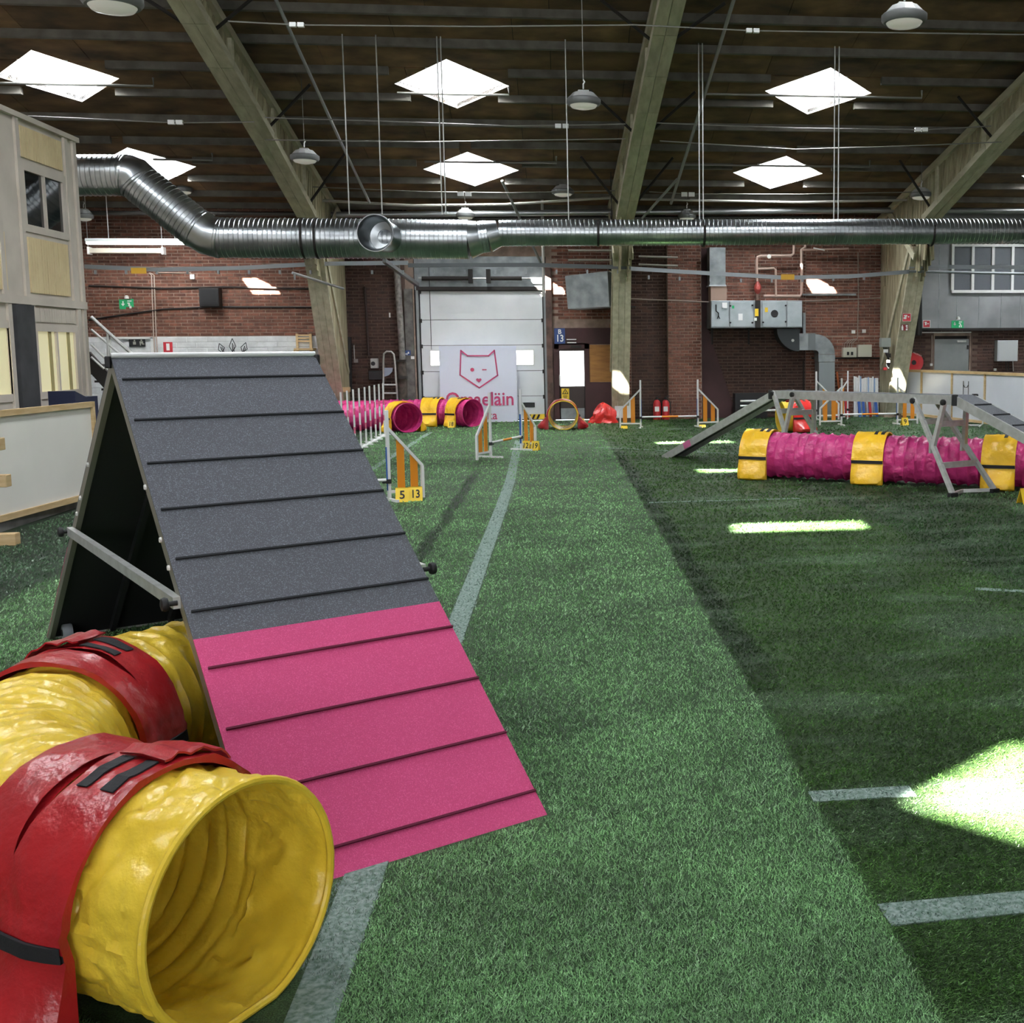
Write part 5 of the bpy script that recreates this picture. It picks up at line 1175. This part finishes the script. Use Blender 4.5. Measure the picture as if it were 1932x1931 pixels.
def saddle(label, pa, d, w, r, mat, slit=None, group=None, strap=True, seed=0, flare=.12, nslice=22, flap=False, vs_=1, vu=1):
    c = pa.at(d); t0 = pa.dir(d); e = empty('sand_saddle_bag', (c.x, c.y, 0), label, 'sand bag', group)
    R = r+.026
    half = [(r+flare*.8, .006), (r+flare*1.15, .03), (r+flare*1.2, .08), (r+flare*.95, .14), (r+flare*.6, .20), (r+flare*.33, .26), (R+.008, r+.02)]
    for k in range(1, 15): a = PI/2*k/15; half.append((R*math.cos(a), r+R*math.sin(a)))
    half.append((0, r+R)); outer = half + [(-x, z) for x, z in half[-2::-1]]
    inner = []
    for x, z in outer:
        sx = 1 if x >= 0 else -1
        if z < r+.02: inner.append((sx*(r+.002), max(z, .006)))
        else: inner.append((x*(r+.010)/R, r+(z-r)*(r+.010)/R))
    m = len(outer)
    def pos(u, x, z, amp=.012, lift=0):
        dd = d+u; c = pa.at(dd); t = pa.dir(dd); sd = t.cross(V((0,0,1))).normalized()
        q = V((u*6+seed, x*5, z*5)); nv = noise.noise(q)*amp + .5*amp*noise.noise(q*2.7)
        nv = max(nv, -.008) + amp*.9*max(0, (1-abs(noise.noise(V((u*3.5+seed, x*7, z*3)))*2.2))-.6); n = V((x, 0, z-r)); n = n/(n.length+1e-6)
        x2, z2 = x+n.x*(nv+lift), z+n.z*(nv+lift)
        return V((c.x, c.y, max(z2, .004))) + sd*x2
    us = [(-w/2 + w*i/nslice) for i in range(nslice+1)]
    vs = []
    for u in us:
        pinch = 1-.55*abs(2*u/w)**3
        for k, (x, z) in enumerate(outer):
            uu = u
            if slit and slit[1] <= k <= slit[2] and us.index(u) in (slit[0], slit[0]+1): uu = u + (-1 if us.index(u) == slit[0] else 1)*.012*math.sin(PI*(k-slit[1])/(slit[2]-slit[1])) + (.5 - (us.index(u)-slit[0]))*w/nslice*.9*(1-math.sin(PI*(k-slit[1])/(slit[2]-slit[1])))
            if z < r: 
                sx = 1 if x >= 0 else -1; x = sx*((r+.01)+(abs(x)-r-.01)*pinch)
            vs.append(tuple(pos(uu, x, z)))
    for u in us:
        for x, z in inner: vs.append(tuple(pos(u, x, z, 0)))
    N_ = len(us); off = N_*m; fs = []
    for i in range(N_-1):
        for k in range(m-1):
            if slit and i in (slit[0],) and slit[1] <= k < slit[2]: continue
            fs.append((i*m+k, i*m+k+1, (i+1)*m+k+1, (i+1)*m+k))
            fs.append((off+i*m+k, off+(i+1)*m+k, off+(i+1)*m+k+1, off+i*m+k+1)) if not (slit and i == slit[0] and slit[1] <= k < slit[2]) else None
        for k in (0, m-1): fs.append((i*m+k, (i+1)*m+k, off+(i+1)*m+k, off+i*m+k))
    for i in (0, N_-1):
        for k in range(m-1): fs.append((i*m+k, i*m+k+1, off+i*m+k+1, off+i*m+k))
    obj('bag_cover', B().add(vs, fs), mat, e, smooth=True)
    for sgn in (-1, 1):
        if strap:
            b = B(); pts = []; zz = r-.02
            pr_ = sorted(half[:8], key=lambda q: q[1]); 
            def xat(z):
                for (xa, za), (xb, zb) in zip(pr_, pr_[1:]):
                    if za <= z <= zb: return xa+(xb-xa)*(z-za)/max(zb-za, 1e-6)
                return R
            rows = []
            for u in us:
                pinch = 1-.55*abs(2*u/w)**3
                def P_(z, l): x = xat(z); x = (r+.01)+(x-r-.01)*pinch; return pos(u, sgn*x, z, .012, l)
                rows.append([P_(zz-.019, .004), P_(zz-.019, .012), P_(zz+.019, .012), P_(zz+.019, .004)])
            b.add([p for rw in rows for p in rw], [(4*i+k, 4*i+(k+1) % 4, 4*i+4+(k+1) % 4, 4*i+4+k) for i in range(len(rows)-1) for k in range(4)])
            obj('strap', b, blackcloth, e)
    for u in (vu*w*.14, vu*w*.36):
        rows = []; 
        for k in range(9):
            a = PI/2 - ((.04 if flap else -.1)+(.42 if flap else .5)*k/8)*vs_ 
            x, z = R*math.cos(a), r+R*math.sin(a)
            rows.append([pos(u-.022, x, z, .012, .001), pos(u-.022, x, z, .012, .005), pos(u+.022, x, z, .012, .005), pos(u+.022, x, z, .012, .001)])
        obj('hook_patch', B().add([p for rw in rows for p in rw], [(4*i+k, 4*i+(k+1) % 4, 4*i+4+(k+1) % 4, 4*i+4+k) for i in range(8) for k in range(4)]), blackcloth, e)
    if flap: # loose overlapping flap along the top
        rows = []
        for k in range(12):
            a = PI/2 + vs_*(.62 - .66*k/11); x, z = R*math.cos(a), r+R*math.sin(a); lf = .008+.012*math.sin(k*.9)**2
            rows.append([pos(u, x, z, .012, lf+(.006 if j else 0)+.004*math.sin(u*40)) for j in (0, 1) for u in ((vu*w*.06, vu*w*.27, vu*w*.47) if j == 0 else (vu*w*.47, vu*w*.27, vu*w*.06))])
        obj('loose_flap', B().add([p for rw in rows for p in rw], [(6*i+k, 6*i+(k+1) % 6, 6*i+6+(k+1) % 6, 6*i+6+k) for i in range(11) for k in range(6)]), mat, e, smooth=True)
    return e
R_ = .31
near_P = [(-.84, 2.87, R_), (-1.2, 3.09, R_), (-1.53, 3.33, R_), (-1.76, 3.66, R_), (-1.83, 4.05, R_), (-1.74, 4.45, R_), (-1.5, 4.83, R_), (-1.15, 5.16, R_)]
te, tp = tunnel('bright yellow dog tunnel with red bags curling under the A frame', near_P, R_, yelv, pitch=.085, sag=.013, seg=96, ds=.011, smooth_end=(.24, .06), wr=.012)
saddle('large red sand bag over the near yellow tunnel, cut by the left edge', tp, .44, .42, R_, redv, slit=(11, 21, 31), seed=3, flap=True, vs_=-1, vu=-1)
saddle('red sand bag over the yellow tunnel beside the A frame edge', tp, 1.83, .36, R_, redv, slit=(10, 13, 23), seed=9, flap=True, vs_=1, vu=1)
mag_P = [(2.45, 14.8, R_), (3.11, 14.4, R_), (3.95, 13.9, R_), (5.31, 13.1, R_), (6.55, 12.36, R_), (7.4, 11.9, R_)]
me_, mp_ = tunnel('long magenta dog tunnel with amber bags lying across under the dog walk', mag_P, R_, magv, pitch=.13, sag=.03, seg=72, ds=.016, wr=.016)
for k, px in enumerate((1436, 1648, 1891)):
    best = min((abs((lambda q: CX+FPX*((q-EYE).dot(RGT))/((q-EYE).dot(FWD)))(mp_.at(d*.02))-px), d*.02) for d in range(int(mp_.L/.02)))[1]
    saddle('amber sand bag on the magenta tunnel, '+['at its open left end', 'between the two dog walk trestles', 'by the right edge of the view'][k], mp_, best, .40, R_, amberv, seed=k*5, group='amber bags on the long magenta tunnel')
far_P = [(-3.24, 24.05, R_), (-3.47, 24.42, R_), (-3.95, 24.72, R_), (-4.6, 24.8, R_), (-5.1, 25.05, R_), (-5.25, 25.5, R_), (-4.9, 25.95, R_), (-4.2, 26.15, R_), (-3.2, 26.15, R_), (-2.45, 25.92, R_), (-2.02, 25.52, R_)]
fe, fp = tunnel('magenta U shaped dog tunnel with both mouths open, far left', far_P, R_, magv, pitch=.14, sag=.03, seg=48, ds=.025, wr=.016, seed=4)
for k, dd in enumerate((.34, fp.L-.42, fp.L-1.12)):
    saddle('amber sand bag on the far magenta tunnel, '+['behind its left mouth', 'behind its right mouth', 'midway along its back arm'][k], fp, dd, .44, R_, amberv, seed=20+k, flare=.16, group='amber bags on the far magenta tunnel')
y1_P = [(-.01, 24.1, R_), (-.02, 24.5, R_), (-.02, 24.9, R_), (.0, 25.15, R_)]
ye, yp = tunnel('short yellow dog tunnel with its round mouth facing the camera, far middle', y1_P, R_, yelv, pitch=.1, sag=.014, seg=48, ds=.025)
saddle('dark red sand bag on the short yellow tunnel before the brown door', yp, .38, .4, R_, redv, seed=31, flare=.2)
y2_P = [(4.42, 22.65, R_), (4.68, 22.69, R_), (4.88, 22.71, R_), (4.98, 22.73, R_)]
y2e, y2p = tunnel('yellow dog tunnel mouth seen aslant behind the dog walk', y2_P, R_, yelv, pitch=.1, sag=.014, seg=48, ds=.025)
s22 = saddle('glossy red sand bag marked 22 behind the dog walk', y2p, .4, .5, R_, shinyred, seed=37, flare=.2)
c = WY(1505, 765, 22.45); text('lettering', '22', .16, c, (1,0,0), (0,0,1), signwhite, s22, .004)

# ------------------------------------------------------------------ jumps
wingwhite = pm('wing white', 'e2e2e2', .4)
JH = 1.04
def wing(label, pi, po, group=None, h=JH, ho=.38):
    pi, po = V((pi[0], pi[1], 0)), V((po[0], po[1], 0)); o = (po-pi); L_ = o.length; o.normalize(); s = V((-o.y, o.x, 0))
    e = empty('jump_wing', pi, label, 'jump wing', group); Z = lambda p, z: p+V((0,0,z))
    obj('inner_post', B().bar(Z(pi, 0), Z(pi, h), .034, .034, o), wingwhite, e)
    obj('outer_post', B().bar(Z(po, 0), Z(po, ho), .034, .034, o), wingwhite, e)
    obj('diagonal_rail', B().bar(Z(pi, h*.81), Z(po, ho), .032, .032), wingwhite, e)
    obj('bottom_rail', B().bar(Z(pi, .1), Z(po, .1), .032, .032), wingwhite, e)
    obj('foot_bar', B().bar(Z(pi, .015)-s*.22, Z(pi, .015)+s*.22, .03, .03), wingwhite, e)
    for t in (.37, .76):
        p = pi+o*(L_*t); zt = h*.81+(ho-h*.81)*t-.02
        b = B(); b.prism([Z(p-o*.045, .1), Z(p+o*.045, .1), Z(p+o*.045, zt-.045*(h*.81-ho)/L_), Z(p-o*.045, zt+.045*(h*.81-ho)/L_)], s*.012); obj('orange_slat', b, orange, e)
    b = B(); f = -o*.019; b.bar(Z(pi, .12)+f, Z(pi, .62)+f, .03, .006, o); obj('hole_strip', b, bluem, e)
    b = B(); b.box(Z(pi, .2)+V((-.028,-.028,0)), Z(pi, .25)+V((.028,.028,0))); b.bar(Z(pi, .215), Z(pi, .215)-o*.07, .05, .02); obj('bar_cup', b, black, e)
    return e
def bar(label, p, q, z):
    p, q = V((p[0], p[1], z)), V((q[0], q[1], z)); d = (q-p).normalized(); p, q = p+d*.03, q-d*.03
    e = empty('jump_bar', (p+q)/2, label, 'jump bar'); a, c = p.lerp(q, .36), p.lerp(q, .66)
    obj('white_end', B().tube([p, a], .02, 10), wingwhite, e, smooth=True); obj('white_end', B().tube([c, q], .02, 10), wingwhite, e, smooth=True); obj('orange_middle', B().tube([a, c], .0205, 10), orange, e, smooth=True)
j = [V((-2.01, 13.13, 0)), V((-1.66, 13.36, 0))]; od = (j[0]-j[1]).normalized()
wing('jump wing nearest the A frame, with tags 5 and 13 at its foot', j[0], j[1])
lf = j[0]+V((-1.0, -.35, 0)).normalized()*1.25
wing('jump wing of the nearest jump, hidden behind the A frame', lf, lf+V((-.4,-.14,0))); bar('jump bar of the nearest jump, its end just clear of the A frame', lf, j[0], .24)
wing('left jump wing of the jump on the white floor line', (-1.17, 18.14), (-1.36, 17.78)); wing('right jump wing of the jump on the white floor line, with tags 12 and 19', (-.73, 19.38), (-.5, 19.72))
bar('jump bar of the jump on the white floor line', (-1.17, 18.14), (-.73, 19.38), .24)
wing('left jump wing beside the middle girder leg', (1.66, 24.35), (1.22, 24.45)); wing('right jump wing before the brick pier', (2.92, 24.41), (3.37, 24.5)); bar('jump bar across the shade line before the brick pier', (1.66, 24.35), (2.92, 24.41), .24)
wing('left jump wing seen under the dog walk plank', (6.09, 24.23), (5.6, 24.2)); wing('right jump wing with number 9 at its foot', (7.38, 24.3), (7.86, 24.37)); bar('jump bar behind the dog walk, left of number 9', (6.09, 24.23), (7.38, 24.3), .24)
a = FL(1530, 790); c = FL(1564, 790); wing('spare jump wing standing behind the dog walk, left of two', (a.x, 26.2), (c.x+.15, 26.3), h=1.15); a = FL(1596, 790); c = FL(1568, 790); wing('spare jump wing standing behind the dog walk, right of two', (a.x, 26.4), (c.x, 26.5), h=1.15)
def tent(num, p, label, w=.15, yaw=0, h=.16):
    p = V((p[0], p[1], 0)); r = V((math.cos(yaw), math.sin(yaw), 0)); f = V((r.y, -r.x, 0))
    e = empty('number_tag', p, label, 'number tag')
    b = B(); lo0, hi = p+f*.07, p+V((0,0,h))
    b.prism([lo0-r*w/2, lo0+r*w/2, hi+r*w/2, hi-r*w/2], -f*.006); b.prism([p-f*.07-r*w/2, p-f*.07+r*w/2, hi+r*w/2, hi-r*w/2], f*.006)
    obj('tag_plate', b, signyel, e)
    if num:
        up = (hi-lo0).normalized(); n = r.cross(up); text('lettering', num, h*.85, (lo0+hi)/2+n*.003-up*.005, r, up, ink, e, .0015, bold=.002, sx=.8 if len(num) > 1 else 1)
p = FL(758, 948); tent('5', (p.x, p.y+.07), 'left of two yellow tags at the nearest jump wing, numbered 5', .15, .1); p = FL(783, 946); tent('13', (p.x, p.y+.07), 'right of two yellow tags at the nearest jump wing, numbered 13', .155, .1)
p = FL(993, 850); tent('12', (p.x, p.y+.05), 'left of two yellow tags by the white floor line, numbered 12', .13, -.3); p = FL(1006, 850); tent('19', (p.x+.04, p.y+.0), 'right of two yellow tags by the white floor line, numbered 19', .13, -.3)
p = FL(1708, 803); tent('9', (p.x, p.y+.05), 'yellow number tag 9 at the right jump wing behind the dog walk', .15, .12, .17)
p = FL(852, 807); tent('18', (p.x, p.y), 'yellow number tag 18 before the far magenta tunnel', .15, -.1, .16)
p = FL(1178, 809); tent('', (p.x, p.y+.05), 'small blank yellow tag at the wing by the middle girder leg', .14, 0, .06); p = FL(1326, 807); tent('', (p.x, p.y+.05), 'small blank yellow tag at the wing before the brick pier', .14, 0, .06)
p = FL(1099, 803); tent('7', (p.x, p.y+.05), 'yellow number tag beside the short yellow tunnel', .09, .3, .15)
p = FL(1941, 952); tent('', (p.x, p.y+.07), 'yellow number tag cut by the right edge before the magenta tunnel', .16, .2, .17)

# ------------------------------------------------------------------ weave poles
we = empty('weave_poles', (-3.6, 20.2, 0), 'row of white weave poles with pink bands on a steel base, beside the A frame', 'weave poles')
wx0, wy0, wx1, wy1 = -3.62, 23.34, -3.52, 16.8
obj('base_strip', B().bar((wx0, wy0+.1, .012), (wx1, wy1, .012), .07, .02), wingwhite, we)
for k in range(12):
    t = k/11; y = wy0+(wy1-wy0)*t; x = wx0+(wx1-wx0)*t
    p_ = obj('pole', B().tube([(x, y, .02), (x+random.uniform(-.006, .006), y, 1.06)], .016, 10), wingwhite, we, smooth=True)
    for z in (.36, .68): obj('pink_band', B().tube([(x, y, z-.055), (x, y, z+.055)], .0172, 10), pinkband, p_, smooth=True)
    obj('pole_foot', B().bar((x-.12, y, .02), (x+.12, y, .02), .04, .02), wingwhite, p_)

# ------------------------------------------------------------------ dog walk
P1, P2, F0 = V((3.09, 15.9, 1.11)), V((4.65, 12.65, 1.155)), V((1.66, 17.8, .03))
dw = empty('dog_walk', (P1+P2)/2*1, 'aluminium dog walk with long ramps on trestles above the magenta tunnel', 'dog walk')
dw.location.z = 0
pd = (P2-P1).normalized(); pw = V((-pd.y, pd.x, 0))
if pw.y < 0: pw = -pw
rubd = speckle('grey walk rubber', '6c6f74', '595c61', '8d9298')
def plank(p, q, name, pink=None):
    d = (q-p).normalized(); s = V((-d.y, d.x, 0)).normalized(); s = s if s.y > 0 else -s; u = d.cross(s); u = u if u.z > 0 else -u
    w = .30
    pl = obj(name, B().bar(p-u*.03, q-u*.03, w-.03, .04, u), pm('ply dark', '3c3c3a', .7), dw)
    L_ = (q-p).length; a = p
    obj('rubber_surface', B().bar(p+u*-.004, q+u*-.004, w, .008, u), rubd, pl)
    for sd in (-1, 1): obj('side_rail', B().bar(p-u*.055+s*(sd*w/2), q-u*.055+s*(sd*w/2), .025, .11, u), steel, dw)
    n = int(L_/.28)
    if name != 'top_plank':
        for k in range(1, n): c = p+d*(L_*k/n); obj('climbing_slat', B().bar(c-s*(w/2-.02), c+s*(w/2-.02), .02, .022, u), slatgrey, pl)
    if pink is not None:
        a = p+d*pink; obj('contact_edge', B().bar(a-u*.055-s*(w/2+.006), a+d*.16-u*.055-s*(w/2+.006), .028, .10, u), pm('pink edge', 'c76a93', .5), pl)
    return s
# the walking side of the ramp near the camera is on the right of the picture
plank(P1, P2, 'top_plank'); plank(F0, P1, 'ramp_plank', pink=.55)
E3 = P2 + V((pd.x, pd.y, 0))*3.1; E3.z = .03; plank(P2, E3, 'ramp_plank')
for pnt in (P1, P2):
    for sd in (-1, 1): obj('hinge_block', B().box(pnt+pw*(sd*.165)+V((-.03,-.03,-.12)), pnt+pw*(sd*.165)+V((.03,.03,.01))), black, dw, bevel=.006)
for base_, tl, ts, tf in ((P2, -.66, -.15, .17), (P1, .08, .55, .84)):
    def A(a, w, z): q = base_+pd*a+pw*w; q.z = z; return q
    def leg_at(sd, z): t = (1.08-z)/1.05; return A(tl+(tf-tl)*t, sd*(.17+.17*t), z)
    for sd in (-1, 1):
        lgp = obj('trestle_leg', B().bar(leg_at(sd, 1.1), leg_at(sd, .04), .05, .05, pd), steel, dw)
        m_ = leg_at(sd, .55); obj('trestle_strut', B().bar(A(ts, sd*.18, 1.08), m_, .05, .05, pd), steel, dw)
        obj('leg_hinge', B().bar(m_+V((0,0,.08))-pd*.03, m_-V((0,0,.08))-pd*.03, .06, .03, pd), steel, lgp)
        ft = leg_at(sd, .03); obj('rubber_foot', B().bar(ft+V((0,0,-.005))-pw*.06+pd*0, ft+V((0,0,-.005))+pw*.06, .06, .05), black, lgp, bevel=.008)
        for a_ in (tl, ts):
            b = B().lathe([(.034, 0), (.038, .015), (.034, .035), (.015, .04)], A(a_, sd*.185, 1.07), pw*sd, 10); obj('clamp_knob', b, black, dw)
    for z in (.83, .34): obj('cross_bar', B().bar(leg_at(-1, z), leg_at(1, z), .03, .07), steel, dw)
    t_ = .5; obj('cross_bar', B().bar(A(ts, -.18, 1.08).lerp(leg_at(-1, .55), t_), A(ts, .18, 1.08).lerp(leg_at(1, .55), t_), .03, .07), steel, dw)
    mid = (leg_at(-1, .03)+leg_at(1, .03))/2-pd*.18; mid.z = .03
    for sd in (-1, 1): obj('base_bar', B().bar(leg_at(sd, .035), mid, .03, .04), steel, dw)

# ------------------------------------------------------------------ turf pile: real blades, thinning with distance
import numpy as np
rng = np.random.default_rng(5)
NB = 640000
def ground(px, py):
    d = [RGT[i]*((px-CX)/FPX) + DWN[i]*((py-CY)/FPX) + FWD[i] for i in range(3)]; t = -CAMH/d[2]; return d[0]*t, d[1]*t
py = 668 + (2010-668)*rng.random(NB)**1.2; px = -700 + 3400*rng.random(NB)
bx, by = ground(px, py)
ok = (by < 27.2) & (bx > -5.3) & (bx < 13)
# nothing grows through the tunnels or the ramp, and the white lines keep their own pile
for P in (tp, mp_):
    for q in P.p[::6]: ok &= (bx-q.x)**2 + (by-q.y)**2 > .2**2
fx, fy = AC.x+ad.x*ab, AC.y+ad.y*ab
s_ = (bx-fx)*ad.x + (by-fy)*ad.y; t_ = (bx-fx)*au.x + (by-fy)*au.y
ok &= ~((s_ < .03) & (s_ > -.12) & (abs(t_) < .53))
on = (abs(bx+.69) < .075) & (by < 15)
for (p, q, w) in ((FL(1530, 1505), FL(1722, 1494), .10), (FL(1668, 1728), FL(1960, 1701), .13)):
    d = (q-p).normalized(); u = (bx-p.x)*d.x+(by-p.y)*d.y; v = abs(-(bx-p.x)*d.y+(by-p.y)*d.x); on |= (u > 0) & (u < (q-p).length) & (v < w*.55)
ok &= ~(on & (rng.random(NB) < .45)); 
bx, by, on = bx[ok], by[ok], on[ok]; n = len(bx)
hgt = rng.uniform(.007, .014, n)*(.65+.05*by); wid = rng.uniform(.0007, .0013, n)*(.32+.34*by**1.18); ang = rng.uniform(0, 2*np.pi, n)
ex = .96-.008*by; comb = np.where(bx < ex, 1.0, -1.0)
dx = rng.normal(0, .007, n); dy = rng.normal(0, .006, n) + .007*comb
co = np.zeros((n, 4, 3), np.float32); wx_, wy_ = np.cos(ang)*wid, np.sin(ang)*wid
for i, (s, h) in enumerate(((-1, 0), (1, 0), (.5, 1), (-.5, 1))):
    co[:, i, 0] = bx + s*wx_ + h*dx; co[:, i, 1] = by + s*wy_ + h*dy; co[:, i, 2] = h*hgt + .0005
def pile(name, sel, mat):
    c = co[sel]; k = len(c); me = bpy.data.meshes.new(name); me.vertices.add(k*4); me.vertices.foreach_set('co', c.ravel())
    me.loops.add(k*4); me.loops.foreach_set('vertex_index', np.arange(k*4, dtype=np.int32)); me.polygons.add(k)
    me.polygons.foreach_set('loop_start', np.arange(0, k*4, 4, dtype=np.int32)); me.polygons.foreach_set('loop_total', np.full(k, 4, np.int32)); me.update()
    me.materials.append(mat); o = bpy.data.objects.new(name, me); COL.objects.link(o); o.parent = floor; o['kind'] = 'stuff'
def blade_mat(src_mat, nm, lo, hi):
    m = src_mat.copy(); m.name = nm; nt = m.node_tree; p = nt.nodes['Principled BSDF']; src = p.inputs['Base Color'].links[0].from_socket
    g = nt.nodes.new('ShaderNodeNewGeometry'); mr = nt.nodes.new('ShaderNodeMapRange'); mr.inputs['To Min'].default_value = lo; mr.inputs['To Max'].default_value = hi
    nt.links.new(g.outputs['Random Per Island'], mr.inputs['Value']); mx = nt.nodes.new('ShaderNodeMix'); mx.data_type = 'RGBA'; mx.blend_type = 'MULTIPLY'; mx.inputs[0].default_value = 1
    nt.links.new(src, mx.inputs[6]); nt.links.new(mr.outputs[0], mx.inputs[7]); nt.links.new(mx.outputs[2], p.inputs['Base Color'])
    for l in list(p.inputs['Normal'].links): nt.links.remove(l)
    p.inputs['Roughness'].default_value = .38; p.inputs['Specular IOR Level'].default_value = .5; return m
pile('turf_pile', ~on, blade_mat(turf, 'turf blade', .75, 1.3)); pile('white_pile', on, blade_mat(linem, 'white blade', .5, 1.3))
